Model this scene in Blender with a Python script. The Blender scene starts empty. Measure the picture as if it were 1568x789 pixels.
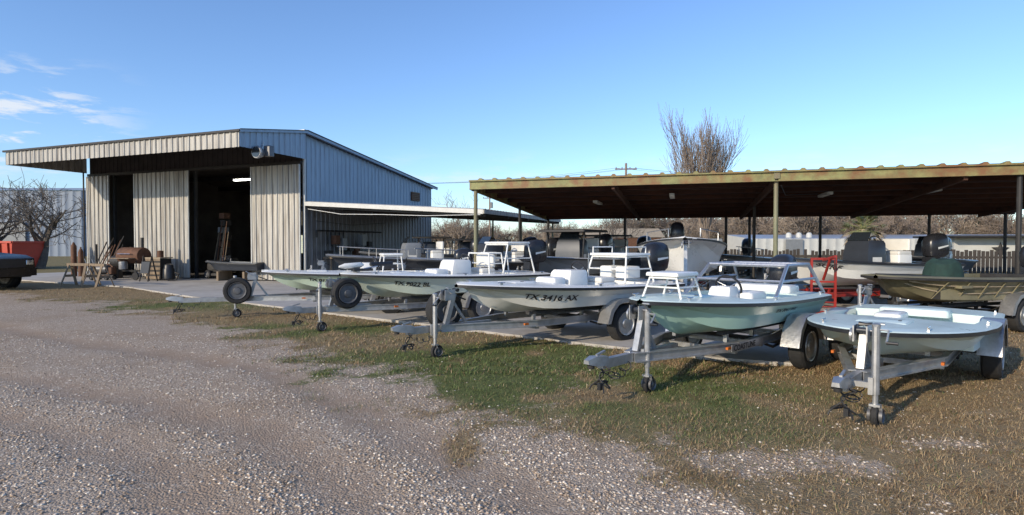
import bpy, math, random
import numpy as np
from mathutils import Vector, Matrix
random.seed(7); rng=np.random.default_rng(7)
S=bpy.context.scene
rad=math.radians
# ------------------------------------------------------------ materials
def nodes(m):
    m.use_nodes=True; nt=m.node_tree; return nt, nt.nodes['Principled BSDF']
def M(name,col,rough=.6,metal=0.,var=.15,scale=6.,bump=0.,stretch=(1,1,1),dirt=None,damt=.0,dscale=1.5,spec=.5,emis=0):
    m=bpy.data.materials.new(name); nt,b=nodes(m); N=nt.nodes; L=nt.links
    tc=N.new('ShaderNodeTexCoord'); mp=N.new('ShaderNodeMapping'); mp.inputs['Scale'].default_value=stretch
    L.new(tc.outputs['Object'],mp.inputs['Vector'])
    n=N.new('ShaderNodeTexNoise'); n.inputs['Scale'].default_value=scale; n.inputs['Detail'].default_value=5; n.inputs['Roughness'].default_value=.6
    L.new(mp.outputs[0],n.inputs['Vector'])
    mr=N.new('ShaderNodeMapRange'); mr.inputs[1].default_value=.3; mr.inputs[2].default_value=.7
    mr.inputs[3].default_value=1-var; mr.inputs[4].default_value=1+var
    L.new(n.outputs['Fac'],mr.inputs[0])
    vm=N.new('ShaderNodeVectorMath'); vm.operation='SCALE'; vm.inputs[0].default_value=col[:3]
    L.new(mr.outputs[0],vm.inputs['Scale'])
    out=vm.outputs[0]
    if dirt:
        n2=N.new('ShaderNodeTexNoise'); n2.inputs['Scale'].default_value=dscale; n2.inputs['Detail'].default_value=7; n2.inputs['Roughness'].default_value=.65
        L.new(mp.outputs[0],n2.inputs['Vector'])
        r2=N.new('ShaderNodeMapRange'); r2.inputs[1].default_value=.6-.25*damt; r2.inputs[2].default_value=.78-.2*damt; r2.inputs[4].default_value=min(1,.4+.6*damt)
        L.new(n2.outputs['Fac'],r2.inputs[0])
        mx=N.new('ShaderNodeMix'); mx.data_type='RGBA'; mx.inputs[7].default_value=(*dirt,1)
        L.new(r2.outputs[0],mx.inputs[0]); L.new(out,mx.inputs[6]); out=mx.outputs[2]
    L.new(out,b.inputs['Base Color'])
    b.inputs['Metallic'].default_value=metal
    b.inputs['Specular IOR Level'].default_value=spec
    rr=N.new('ShaderNodeMapRange'); rr.inputs[3].default_value=max(.03,rough-.08); rr.inputs[4].default_value=min(1,rough+.1)
    L.new(n.outputs['Fac'],rr.inputs[0]); L.new(rr.outputs[0],b.inputs['Roughness'])
    if bump>0:
        bp=N.new('ShaderNodeBump'); bp.inputs['Strength'].default_value=bump; bp.inputs['Distance'].default_value=.02
        L.new(n.outputs['Fac'],bp.inputs['Height']); L.new(bp.outputs[0],b.inputs['Normal'])
    if emis>0:
        b.inputs['Emission Color'].default_value=(*col[:3],1); b.inputs['Emission Strength'].default_value=emis
    return m
m_door=M('door_metal',(.44,.42,.38),.5,.15,.24,1.6,0,(7,7,.25),(.14,.115,.09),.68,1.5)
m_side=M('side_metal',(.25,.32,.40),.45,.35,.14,1.2,0,(3,3,.35),(.16,.18,.21),.4,2)
m_lowwall=M('low_wall_metal',(.22,.22,.23),.5,.3,.15,1.2,0,(3,3,.35),(.10,.085,.075),.5,2)
m_roof=M('roof_metal',(.42,.43,.44),.45,.5,.12,2,0,(1,1,1),(.2,.13,.09),.3,2)
m_fascia=M('fascia_metal',(.40,.38,.34),.5,.15,.2,2,0,(6,6,.4),(.15,.13,.11),.6,1.6)
m_trimw=M('trim_pale',(.50,.50,.48),.5,.1,.1,4)
m_dark=M('dark_steel',(.035,.033,.032),.6,.3,.3,5)
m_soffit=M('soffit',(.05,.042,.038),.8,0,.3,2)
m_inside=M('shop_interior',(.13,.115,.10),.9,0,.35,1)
m_conc=M('concrete',(.42,.39,.35),.85,0,.12,3,.3,(1,1,1),(.27,.24,.20),.5,.7)
m_olive=M('olive_rusty_paint',(.22,.215,.085),.6,0,.3,5,.1,(1,1,1),(.20,.085,.035),.8,2.2)
m_post=M('post_olive',(.20,.20,.12),.6,0,.3,6,.1,(1,1,.3),(.17,.08,.04),.5,3)
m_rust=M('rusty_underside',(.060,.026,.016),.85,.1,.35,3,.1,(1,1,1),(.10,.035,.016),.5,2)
m_alu=M('galvanised',(.42,.42,.42),.42,.7,.15,12,.02,(1,1,1),(.28,.27,.25),.4,5)
m_alup=M('aluminium_plate',(.48,.48,.49),.35,.8,.1,30,.15)
m_rub=M('rubber',(.018,.018,.019),.8,0,.3,20,.1,(1,1,1),(.045,.038,.03),.3,4)
m_rimd=M('dull_wheel',(.13,.13,.135),.5,.5,.2,8)
m_blk=M('black_plastic',(.02,.02,.022),.4,0,.2,8)
m_eng=M('outboard_paint',(.022,.023,.028),.28,.1,.1,6)
m_gelw=M('gelcoat_white',(.78,.77,.73),.28,0,.05,3,0,(1,1,1),(.62,.59,.52),.3,1.5)
m_gelc=M('gelcoat_cream',(.70,.69,.64),.3,0,.06,3,0,(1,1,1),(.54,.51,.44),.35,1.5)
m_gelp=M('gelcoat_pale_gray_green',(.53,.60,.53),.3,0,.06,3,0,(1,1,1),(.42,.46,.40),.3,1.5)
m_aqua=M('gelcoat_aqua',(.38,.57,.50),.3,0,.06,3,0,(1,1,1),(.30,.42,.36),.3,1.5)
m_green=M('gelcoat_seafoam',(.48,.60,.51),.3,0,.06,3,0,(1,1,1),(.36,.43,.34),.3,1.5)
m_aquaw=M('gelcoat_ice',(.62,.73,.69),.3,0,.05,3,0,(1,1,1),(.5,.57,.52),.25,1.5)
m_gray=M('gelcoat_gray',(.20,.21,.22),.35,0,.1,3)
m_navy=M('gelcoat_dark',(.035,.04,.05),.3,0,.1,3)
m_dgrn=M('green_canvas',(.015,.04,.032),.85,0,.3,8,.2)
m_camo=M('camo_paint',(.24,.21,.125),.6,0,.25,4,0,(1,1,1),(.08,.08,.045),.6,2)
m_bunk=M('bunk_carpet',(.05,.05,.052),.95,0,.3,30,.3)
m_red=M('red_paint',(.32,.025,.018),.45,0,.2,4,0,(1,1,1),(.14,.03,.02),.45,3)
m_redo=M('dumpster_red',(.50,.055,.028),.5,0,.15,2,0,(1,1,1),(.28,.05,.02),.35,2)
m_wood=M('weathered_wood',(.22,.165,.11),.85,0,.3,8,.2,(1,1,.3))
m_woodd=M('dark_fence_wood',(.05,.042,.036),.9,0,.35,5,.2,(2,2,.3))
m_bark=M('bark',(.23,.18,.14),.9,0,.3,6,.2)
m_barkd=M('bark_dark',(.10,.085,.072),.9,0,.3,6)
m_barkf=M('bark_far',(.25,.20,.155),.9,0,.3,2)
m_white=M('white_paint',(.74,.74,.71),.45,0,.06,5)
m_farw=M('far_white_metal',(.50,.50,.47),.6,0,.08,2,0,(1,1,1),(.38,.37,.35),.3,.5)
m_farb=M('far_blue_metal',(.18,.22,.28),.6,0,.08,1,0,(1,1,.3))
m_car=M('black_car_paint',(.006,.006,.007),.25,.0,.1,2)
m_glass=M('dark_glass',(.02,.025,.03),.08,0,.05,2,spec=.8)
m_rim=M('chrome_rim',(.55,.55,.56),.25,.9,.08,6)
m_lamp=M('shop_tube',(1,.97,.9),.5,emis=9)
m_ltxt=M('decal_black',(.012,.012,.018),.5)
m_brown=M('rusty_brown',(.13,.062,.035),.75,.2,.35,6,.1)
m_tarp=M('tan_board',(.36,.29,.20),.8,0,.2,6)
m_seat=M('vinyl_white',(.68,.66,.61),.5,0,.06,5)
m_palm=M('palm_green',(.24,.25,.10),.7,0,.3,4)
m_amber=M('marker_amber',(.55,.14,.02),.3)
def attr_mat(name,rough=.85,aname='col'):
    m=bpy.data.materials.new(name); nt,b=nodes(m); a=nt.nodes.new('ShaderNodeAttribute'); a.attribute_name=aname
    nt.links.new(a.outputs['Color'],b.inputs['Base Color']); b.inputs['Roughness'].default_value=rough
    b.inputs['Specular IOR Level'].default_value=.2
    return m
# ------------------------------------------------------------ mesh builder
class MB:
    def __init__(s): s.v=[];s.f=[];s.m=[];s.mats=[]
    def mi(s,m):
        if m not in s.mats: s.mats.append(m)
        return s.mats.index(m)
    def add(s,vs,fs,m):
        o=len(s.v); s.v.extend([tuple(v) for v in vs]); k=s.mi(m)
        for f in fs: s.f.append(tuple(i+o for i in f)); s.m.append(k)
    def box(s,c,d,m,rz=0,taper=1.,R=None):
        hx,hy,hz=d[0]/2,d[1]/2,d[2]/2; vs=[]
        R=R or Matrix.Rotation(rz,3,'Z')
        for z,t in ((-hz,1),(hz,taper)):
            for x,y in ((-hx,-hy),(hx,-hy),(hx,hy),(-hx,hy)):
                vs.append(R@Vector((x*t,y*t,z))+Vector(c))
        s.add(vs,[(3,2,1,0),(4,5,6,7),(0,1,5,4),(1,2,6,5),(2,3,7,6),(3,0,4,7)],m)
    def rbox(s,c,d,m,rz=0,r=.03,top=1.):
        n=5; R=Matrix.Rotation(rz,3,'Z'); hx,hy,hz=d[0]/2,d[1]/2,d[2]/2; rings=[]
        for z,ins,t in ((-hz,0,1),(hz-r,0,top),(hz-r*.3,r*.3,top),(hz,r,top)):
            ring=[]
            for q,(sx,sy) in enumerate(((1,1),(-1,1),(-1,-1),(1,-1))):
                for k in range(n):
                    a=rad(90*q+90*k/(n-1)); rr=max(r-ins*.5,.002)
                    ring.append(R@Vector(((sx*(hx-r)*t+math.cos(a)*rr-sx*ins*.4),(sy*(hy-r)*t+math.sin(a)*rr-sy*ins*.4),z))+Vector(c))
            rings.append(ring)
        s.loft(rings,m,True,True,True)
    def loft(s,rings,m,closed=True,cap0=False,cap1=False):
        n=len(rings[0]); vs=[p for r in rings for p in r]; fs=[]
        for i in range(len(rings)-1):
            for j in range(n if closed else n-1):
                a=i*n+j;b=i*n+(j+1)%n; fs.append((a,b,b+n,a+n))
        if cap0: fs.append(tuple(range(n))[::-1])
        if cap1: fs.append(tuple((len(rings)-1)*n+k for k in range(n)))
        s.add(vs,fs,m)
    def tube(s,pts,r,m,n=8,caps=True):
        pts=[Vector(p) for p in pts]; rings=[]
        rs=r if isinstance(r,(list,tuple)) else [r]*len(pts)
        for i,p in enumerate(pts):
            a=pts[max(i-1,0)]; b=pts[min(i+1,len(pts)-1)]; t=(b-a)
            if t.length<1e-6: t=Vector((0,0,1))
            t.normalize(); ref=Vector((0,0,1)) if abs(t.z)<.9 else Vector((1,0,0))
            if i and abs(t.dot(s._u))<.95: u=(s._u-t*t.dot(s._u)).normalized()
            else: u=t.cross(ref).normalized()
            s._u=u; w=t.cross(u)
            rings.append([p+(u*math.cos(2*math.pi*k/n)+w*math.sin(2*math.pi*k/n))*rs[i] for k in range(n)])
        s.loft(rings,m,True,caps,caps)
    def beam(s,p0,p1,w,h,m):
        p0=Vector(p0);p1=Vector(p1);t=(p1-p0).normalized();ref=Vector((0,0,1)) if abs(t.z)<.95 else Vector((1,0,0))
        u=t.cross(ref).normalized();q=u.cross(t)
        R=[[p+u*a*w/2+q*b*h/2 for a,b in ((-1,-1),(1,-1),(1,1),(-1,1))] for p in (p0,p1)]
        s.loft(R,m,True,True,True)
    def ibeam(s,p0,p1,w,h,m,t=.012):
        for dz,ww,hh in ((h/2-t/2,w,t),(-h/2+t/2,w,t),(0,t,h-2*t)):
            s.beam(Vector(p0)+Vector((0,0,dz)),Vector(p1)+Vector((0,0,dz)),ww,hh,m)
    def lathe(s,c,prof,m,axis='Y',n=24):
        rings=[]
        for o,r in prof:
            ring=[]
            for k in range(n):
                a=2*math.pi*k/n; x=math.cos(a)*r; z=math.sin(a)*r
                p={'Y':(x,o,z),'Z':(x,z,o),'X':(o,x,z)}[axis]
                ring.append(Vector(p)+Vector(c))
            rings.append(ring)
        s.loft(rings,m,True,True,True)
    def sheet(s,O,U,V,Nn,Lu,v0,v1,m,pitch=.3,dep=.03,cap=None):
        O,U,V,Nn=map(Vector,(O,U,V,Nn)); f0=v0 if callable(v0) else (lambda q:v0); f1=v1 if callable(v1) else (lambda q:v1)
        a=[];k=0
        while k*pitch<Lu:
            for fr,h in ((0,0),(.66,0),(.75,1),(.91,1)):
                q=k*pitch+fr*pitch
                if q<=Lu: a.append((q,h))
            if cap and k*pitch+pitch<=Lu:
                s.add([O+U*(k*pitch+fr*pitch)+Nn*h*dep+V*.002 for fr,h in ((.66,-.3),(.66,0),(.75,1),(.91,1),(1,0),(1,-.3))],[(0,1,2,3,4,5)],cap)
            k+=1
        a.append((Lu,0))
        lo=[O+U*q+Nn*h*dep+V*f0(q) for q,h in a]; hi=[O+U*q+Nn*h*dep+V*f1(q) for q,h in a]
        n=len(a); s.add(lo+hi,[(i,i+1,n+i+1,n+i) for i in range(n-1)],m)
    def obj(s,name,parent=None,smooth=True,ang=35):
        me=bpy.data.meshes.new(name); me.from_pydata(s.v,[],s.f); me.validate()
        for m in s.mats: me.materials.append(m)
        if len(s.m)==len(me.polygons): me.polygons.foreach_set('material_index',s.m)
        if smooth:
            me.polygons.foreach_set('use_smooth',[True]*len(me.polygons)); me.set_sharp_from_angle(angle=rad(ang))
        me.update(); o=bpy.data.objects.new(name,me); S.collection.objects.link(o)
        if parent: o.parent=parent
        return o
def empty(name,loc=(0,0,0),rz=0):
    e=bpy.data.objects.new(name,None); S.collection.objects.link(e); e.location=loc; e.rotation_euler=(0,0,rz); e.empty_display_size=.1; return e
def np_mesh(name,V,F,mat,col=None,fac_attr=None):
    me=bpy.data.meshes.new(name); k=F.shape[1]
    me.vertices.add(len(V)); me.vertices.foreach_set('co',V.astype(np.float32).ravel())
    me.loops.add(F.size); me.loops.foreach_set('vertex_index',F.astype(np.int32).ravel())
    me.polygons.add(len(F)); me.polygons.foreach_set('loop_start',np.arange(0,F.size,k,dtype=np.int32)); me.polygons.foreach_set('loop_total',np.full(len(F),k,dtype=np.int32))
    me.update(calc_edges=True)
    if col is not None:
        a=me.color_attributes.new('col','FLOAT_COLOR','POINT'); c=np.ones((len(V),4),np.float32); c[:,:3]=col; a.data.foreach_set('color',c.ravel())
    if fac_attr:
        for nm,val in fac_attr.items():
            a=me.attributes.new(nm,'FLOAT','POINT'); a.data.foreach_set('value',val.astype(np.float32))
    me.materials.append(mat); o=bpy.data.objects.new(name,me); S.collection.objects.link(o); return o
# ------------------------------------------------------------ noise & masks
_T=rng.random((256,256))
def vnoise(x,y,sc):
    x=np.asarray(x)*sc+100.3;y=np.asarray(y)*sc+57.7
    xi=np.floor(x).astype(int);yi=np.floor(y).astype(int);fx=x-xi;fy=y-yi
    fx=fx*fx*(3-2*fx);fy=fy*fy*(3-2*fy)
    g=lambda a,b:_T[a%256,b%256]
    return (g(xi,yi)*(1-fx)+g(xi+1,yi)*fx)*(1-fy)+(g(xi,yi+1)*(1-fx)+g(xi+1,yi+1)*fx)*fy
def fbm(x,y,sc): return (vnoise(x,y,sc)+.5*vnoise(x,y,sc*2.1)+.25*vnoise(x,y,sc*4.3)+.12*vnoise(x,y,sc*9))/1.87
BX=np.array([-80,-30,-17.8,-8.4,-4.57,-2.3,-1.05,-.44,.48,.91,1.29,2.2,3.2,40]);BY=np.array([34,25.2,20.0,13.7,10.2,7.2,6.3,5.2,5.6,4.5,3.5,1.5,-3,-30])
sst=lambda x:np.clip(x,0,1)**2*(3-2*np.clip(x,0,1))
def grassf(x,y):
    d=(y-np.interp(x,BX,BY))*.75
    n=fbm(x,y,.9)-.5; n2=fbm(x+40,y,3.)-.5
    g=sst((d+n*2.2+n2*1.9+.35)/1.3)
    bare=sst((fbm(x+9,y+3,1.1)-.56)*6)*sst((6.4-y)/2.0)
    thin=sst((fbm(x+19,y+33,2.2)-.60)*6)*.35
    return g*(1-.7*bare)*(1-thin)
def greenf(x,y):
    def bl(cx,cy,rx,ry): return np.exp(-(((x-cx)/rx)**2+((y-cy)/ry)**2))
    g=1.2*bl(-1.2,7.7,2.1,1.3)+1.1*bl(.6,7.2,1.7,1.1)+.7*bl(2.4,6.5,1.0,.5)+.8*bl(-4.5,11.4,2.8,1.0)+.6*bl(-10,16,4,1.6)+.7*bl(.5,9,1.8,1)+.35*bl(1.8,5.2,1.0,.7)
    far=sst((np.hypot(x,y)-28)/15)*.35
    return np.clip(g*1.7*sst((fbm(x+5,y+80,1.6)-.22)*2.6)+far,0,.92)
def segd(x,y,P):
    d=np.full(x.shape,1e9)
    for (a,b_),(c,e_) in zip(P[:-1],P[1:]):
        vx,vy=c-a,e_-b_;t=np.clip(((x-a)*vx+(y-b_)*vy)/(vx*vx+vy*vy),0,1);d=np.minimum(d,np.hypot(x-a-t*vx,y-b_-t*vy))
    return d
TRK=[[(-14,10.5),(-6.6,7.5),(-4.17,6.4),(-2.27,5.3),(-.91,3.67),(.2,1)],[(-12,8.6),(-4.97,5.7),(-3.2,4.8),(-1.9,3.67),(-1,2)],[(-26,17),(-12,12.8),(-7,9.8),(-3.5,8.0),(-1.2,5.6),(.3,3.6)]]
def trackf(x,y):
    t=np.zeros(x.shape)
    for P in TRK:
        d=segd(x,y,P)+(fbm(x,y,1.5)-.5)*.35;t=np.maximum(t,1-sst((d-.10)/.28))
    return t
SLAB=[(-26,29),(-23.6,27.3),(-14.6,22.3),(-9.9,18.2),(-6.8,15.9),(-4.0,13.7),(-1.96,12.2),(.84,10.0),(2.98,8.5),(3.95,8.1),(5.0,10.0),(6.2,13.2),(12,11.8),(17,10.6),(20,21),(2,27),(-5,37),(-19,42),(-27,31)]
def inpoly(x,y,P):
    r=np.zeros(x.shape,bool);n=len(P);j=n-1
    for i in range(n):
        xi,yi=P[i];xj,yj=P[j]
        c=((yi>y)!=(yj>y))&(x<(xj-xi)*(y-yi)/(yj-yi+1e-12)+xi); r^=c; j=i
    return r
def gz(x,y):
    near=sst((40-np.hypot(x,y))/20)
    return (fbm(x,y,.5)-.5)*.05*near+(fbm(x,y,3.)-.5)*.03*near*(.4+.6*grassf(x,y))-.018*trackf(x,y)*near
# ------------------------------------------------------------ ground
def axis(lo,hi,st,far):
    a=list(np.arange(lo,hi+1e-6,st)); g=st; p=hi
    while p<far: g*=1.25; p+=g; a.append(p)
    g=st;p=lo
    while p>-far: g*=1.25;p-=g;a.insert(0,p)
    return np.array(a)
gx=axis(-20,15,.14,1500);gy=axis(-1,24,.14,1500)
X,Y=np.meshgrid(gx,gy);x=X.ravel();y=Y.ravel()
G=grassf(x,y);GR=greenf(x,y);z=gz(x,y);slabd=inpoly(x,y,SLAB); z=np.where(slabd,-.03,z)
V=np.stack([x,y,z],1);nx,ny=len(gx),len(gy)
I=np.arange(nx*ny).reshape(ny,nx);F=np.stack([I[:-1,:-1].ravel(),I[:-1,1:].ravel(),I[1:,1:].ravel(),I[1:,:-1].ravel()],1)
gm=bpy.data.materials.new('ground_gravel_and_grass');nt,b=nodes(gm);N=nt.nodes;L=nt.links
def nd(t,**k):
    n=N.new(t)
    for a,v in k.items(): setattr(n,a,v)
    return n
geo=nd('ShaderNodeNewGeometry')
def noise(sc,det=6,ro=.6):
    n=nd('ShaderNodeTexNoise');n.inputs['Scale'].default_value=sc;n.inputs['Detail'].default_value=det;n.inputs['Roughness'].default_value=ro;L.new(geo.outputs['Position'],n.inputs['Vector']);return n.outputs['Fac']
def mix(f,a,bb,bt='MIX'):
    n=nd('ShaderNodeMix',data_type='RGBA',blend_type=bt)
    for i,v in ((0,f),(6,a),(7,bb)):
        if isinstance(v,(int,float)): n.inputs[i].default_value=v
        elif isinstance(v,tuple): n.inputs[i].default_value=(*v,1)
        else: L.new(v,n.inputs[i])
    return n.outputs[2]
def mr(f,a,bb,c=0,d=1):
    n=nd('ShaderNodeMapRange');L.new(f,n.inputs[0])
    for i,v in zip((1,2,3,4),(a,bb,c,d)): n.inputs[i].default_value=v
    return n.outputs[0]
def vor(sc,feat='F1'):
    n=nd('ShaderNodeTexVoronoi',feature=feat);n.inputs['Scale'].default_value=sc;L.new(geo.outputs['Position'],n.inputs['Vector']);return n
v1=vor(55);v2=vor(120)
sep=nd('ShaderNodeSeparateColor');L.new(v1.outputs['Color'],sep.inputs[0])
ramp=nd('ShaderNodeValToRGB');L.new(sep.outputs[0],ramp.inputs[0])
e=ramp.color_ramp.elements;e[0].position=0;e[0].color=(.21,.16,.115,1);e[1].position=1;e[1].color=(.74,.66,.54,1)
for p,c in ((.3,(.34,.265,.195)),(.6,(.42,.325,.245)),(.85,(.55,.45,.35))):
    q=ramp.color_ramp.elements.new(p);q.color=(*c,1)
sp2=nd('ShaderNodeSeparateColor');L.new(v2.outputs['Color'],sp2.inputs[0])
fine=mix(sp2.outputs[1],(.275,.205,.145),(.55,.445,.34))
stones=mix(mr(noise(5,3),.40,.60),ramp.outputs[0],fine)
dirt=mix(noise(3,8),(.26,.175,.11),(.41,.305,.205))
grav=mix(mr(noise(.6,7,.65),.48,.66,0,.65),stones,dirt)
at_=nd('ShaderNodeAttribute',attribute_name='track')
tk=nd('ShaderNodeMath',operation='MULTIPLY');L.new(at_.outputs['Fac'],tk.inputs[0]);L.new(mr(noise(2.5,6,.7),.35,.62,.15,.85),tk.inputs[1])
grav=mix(tk.outputs[0],grav,mix(noise(25,6,.7),(.25,.165,.105),(.47,.35,.25)))
dry=mix(noise(22,8,.7),(.15,.105,.058),(.41,.305,.17))
grn=mix(noise(22,8,.7),(.055,.075,.022),(.19,.21,.075))
ag=nd('ShaderNodeAttribute',attribute_name='grass');agr=nd('ShaderNodeAttribute',attribute_name='green')
gcol=mix(agr.outputs['Fac'],dry,grn)
gf=nd('ShaderNodeMath',operation='ADD');L.new(ag.outputs['Fac'],gf.inputs[0]);L.new(mr(noise(9,6,.75),.3,.7,-.4,.4),gf.inputs[1])
gfac=mr(gf.outputs[0],.3,.7)
col=mix(gfac,grav,gcol)
L.new(col,b.inputs['Base Color']);b.inputs['Roughness'].default_value=.92;b.inputs['Specular IOR Level'].default_value=.1
h=nd('ShaderNodeMath',operation='MULTIPLY_ADD');L.new(v1.outputs['Distance'],h.inputs[0]);h.inputs[1].default_value=-.8;L.new(noise(12,8,.75),h.inputs[2])
bp=nd('ShaderNodeBump');bp.inputs['Strength'].default_value=.6;bp.inputs['Distance'].default_value=.02;L.new(h.outputs[0],bp.inputs['Height']);L.new(bp.outputs[0],b.inputs['Normal'])
ground=np_mesh('ground',V,F,gm,fac_attr={'grass':G,'green':GR,'track':trackf(x,y)})
mb=MB();n=len(SLAB);top=[(a,c,.035) for a,c in SLAB];bot=[(a,c,-.1) for a,c in SLAB]
mb.add(top,[tuple(range(n))],m_conc);mb.add(top+bot,[(i,n+i,n+(i+1)%n,(i+1)%n) for i in range(n)],m_conc)
mb.obj('concrete_apron',smooth=False)
# ------------------------------------------------------------ pebbles
def pebbles(n):
    y=3.2+rng.random(n)**1.6*8.0; x=(rng.random(n)*2-1)*(y*.95)
    k=(rng.random(n)>grassf(x,y)*.95)&(rng.random(n)>trackf(x,y)*.8)&(~inpoly(x,y,SLAB))&(fbm(x+30,y,.8)+rng.random(n)*.5>.62)
    x,y=x[k],y[k];n=len(x)
    s=.004+.011*rng.random(n)**3.2
    base=np.array([[1,0,0],[-1,0,0],[0,1,0],[0,-1,0],[0,0,1],[0,0,-1],],float)
    fc=np.array([[0,2,4],[2,1,4],[1,3,4],[3,0,4],[2,0,5],[1,2,5],[3,1,5],[0,3,5]])
    a=rng.random(n)*6.28;ca,sa=np.cos(a),np.sin(a)
    B=base[None]*(.7+.6*rng.random((n,6,1)))*np.stack([s*1.3,s,s*.6],1)[:,None,:]
    Xr=B[...,0]*ca[:,None]-B[...,1]*sa[:,None]+x[:,None];Yr=B[...,0]*sa[:,None]+B[...,1]*ca[:,None]+y[:,None]
    V=np.stack([Xr,Yr,B[...,2]+(gz(x,y)+s*.2)[:,None]],2).reshape(-1,3)
    F=(fc[None]+(np.arange(n)*6)[:,None,None]).reshape(-1,3)
    t=rng.random(n);c=np.where((t<.4)[:,None],np.array([[.68,.60,.50]]),np.where((t<.8)[:,None],np.array([[.46,.36,.275]]),np.array([[.29,.22,.16]])))*(.8+.4*rng.random((n,1)))
    return V,F,np.repeat(c,6,0)
V,F,C=pebbles(90000);np_mesh('gravel',V,F,attr_mat('gravel_stone',.85),C)
# ------------------------------------------------------------ grass blades
def blades(n,y0,y1,pw,hmin,hmax,w):
    y=y0+rng.random(n)**pw*(y1-y0); x=(rng.random(n)*2-1)*(y*.95+.5)
    cl=fbm(x+3,y+9,6.)
    k=(rng.random(n)<grassf(x,y)*(.25+1.1*sst((cl-.36)*6)))&(~inpoly(x,y,SLAB))
    x,y=x[k]+rng.normal(0,.03,k.sum()),y[k]+rng.normal(0,.03,k.sum());n=len(x)
    gr=greenf(x,y);gr=np.clip(gr*.95+rng.normal(0,.12,n),0,1)
    clump=fbm(x+11,y+2,2.5)
    h=(hmin+(hmax-hmin)*rng.random(n)**2.)*(.4+1.2*clump); a=rng.random(n)*6.28;ln=.4+2.0*rng.random(n)
    ww=w*(.6+.8*rng.random(n))
    dx,dy=np.cos(a),np.sin(a);z0=gz(x,y)-.004
    p0=np.stack([x-dy*ww,y+dx*ww,z0],1);p1=np.stack([x+dy*ww,y-dx*ww,z0],1)
    m0=np.stack([x+dx*h*ln*.35-dy*ww*.7,y+dy*h*ln*.35+dx*ww*.7,z0+h*.55],1);m1=np.stack([x+dx*h*ln*.35+dy*ww*.7,y+dy*h*ln*.35-dx*ww*.7,z0+h*.55],1)
    t=np.stack([x+dx*h*ln,y+dy*h*ln,z0+h*.75],1)
    V=np.stack([p0,p1,m1,m0,t],1).reshape(-1,3);o=(np.arange(n)*5)[:,None]
    F=np.concatenate([o+np.array([[0,1,2]]),o+np.array([[0,2,3]]),o+np.array([[3,2,4]])],0)
    tan=np.array([[.43,.31,.17]])*(.5+.75*rng.random((n,1)));g2=np.array([[.13,.165,.055]])*(.5+1.0*rng.random((n,1)))
    rd=np.array([[.25,.155,.085]])*(.6+.7*rng.random((n,1)))
    c=np.where((rng.random(n)<gr)[:,None],g2,np.where((rng.random(n)<.28)[:,None],rd,tan))
    return V,F,np.repeat(c,5,0)
parts=[blades(230000,3.2,8.5,1.0,.014,.06,.0022),blades(150000,7.5,22,1.4,.022,.085,.0042)]
off=0;Vs=[];Fs=[];Cs=[]
for V,F,C in parts: Vs.append(V);Fs.append(F+off);Cs.append(C);off+=len(V)
np_mesh('grass',np.concatenate(Vs),np.concatenate(Fs),attr_mat('grass_blade',.85),np.concatenate(Cs))

# ------------------------------------------------------------ boats
class Hull:
    def __init__(s,x0,L,B,zk,zs,zb,full=.75,vee=.10,rise=.28,chine=.82):
        s.__dict__.update(x0=x0,L=L,B=B,zk=zk,zs=zs,zb=zb,full=full,vee=vee,rise=rise,chine=chine)
    def sec(s,t,rec=None):
        q=min(t/.58,1);wg=s.B/2*max(1-(1-q)**2.4,0)**s.full*(1-.06*max(0,(t-.6)/.4)); wg=max(wg,.012)
        zg=s.zs+(s.zb-s.zs)*(1-t)**1.8
        r=max(0,1-t/.30);zk=s.zk+s.rise*r**2.2
        wc=wg*(.10+(s.chine-.10)*min(1,t/.34)**.7)
        zc=zk+s.vee*(1+1.4*r)
        zc=min(zc,zg-.12)
        ks=.30*max(0,1-t/.25)**1.2
        xs=lambda k:s.x0+t*s.L+ks*k
        wi=max(wg-.17,.0)
        dk=zg+.018
        zf=dk if rec is None else zg-rec
        P=[(1,0,zk),(.75,wc,zc),(.4,wc+(wg-wc)*.42,zc+(zg-zc)*.5),(0,wg,zg-.055),(0,wg+.03,zg-.055),(0,wg+.03,zg-.012),(0,wg,zg),(0,wi,dk),(0,wi,zf),(0,0,zf+(.02 if rec is None else 0))]
        return [(xs(k),w,zz) for k,w,zz in P]
    def build(s,mb,mh,md,mrail,mf,ck=(.4,.8),rec=.3,mbot=None):
        ts=[0,.012,.03,.06,.1,.14,.18,.23,.28,.33,ck[0]-.0005,ck[0]+.0005]+[ck[0]+(ck[1]-ck[0])*k/7 for k in range(1,7)]+[ck[1]-.0005,ck[1]+.0005,(ck[1]+1)/2,1]
        ts=sorted(ts)
        rows=[]
        for t in ts:
            P=s.sec(t,rec if ck[0]<t<ck[1] else None)
            rows.append([(a,w,zz) for a,w,zz in P[::-1]]+[(a,-w,zz) for a,w,zz in P[1:]])
        mats=[mf,md,md,md,mrail,mrail,mh,mh,mbot or mh]
        n=19
        for j in range(18):
            k=j if j<9 else 17-j
            vs=[r[j] for r in rows]+[r[j+1] for r in rows];c=len(rows)
            mb.add(vs,[(i,i+1,c+i+1,c+i) for i in range(c-1)],mats[k])
        mb.add(rows[-1][::-1],[tuple(range(n))],mh)
    def side(s,u,f,side=-1,off=.008):
        P=s.sec(u/s.L);a,c,d=P[1],P[2],P[3]
        if f<.5: p=[a[i]+(c[i]-a[i])*f*2 for i in range(3)]
        else: p=[c[i]+(d[i]-c[i])*(f-.5)*2 for i in range(3)]
        return (p[0],side*(p[1]+off),p[2])
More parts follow.
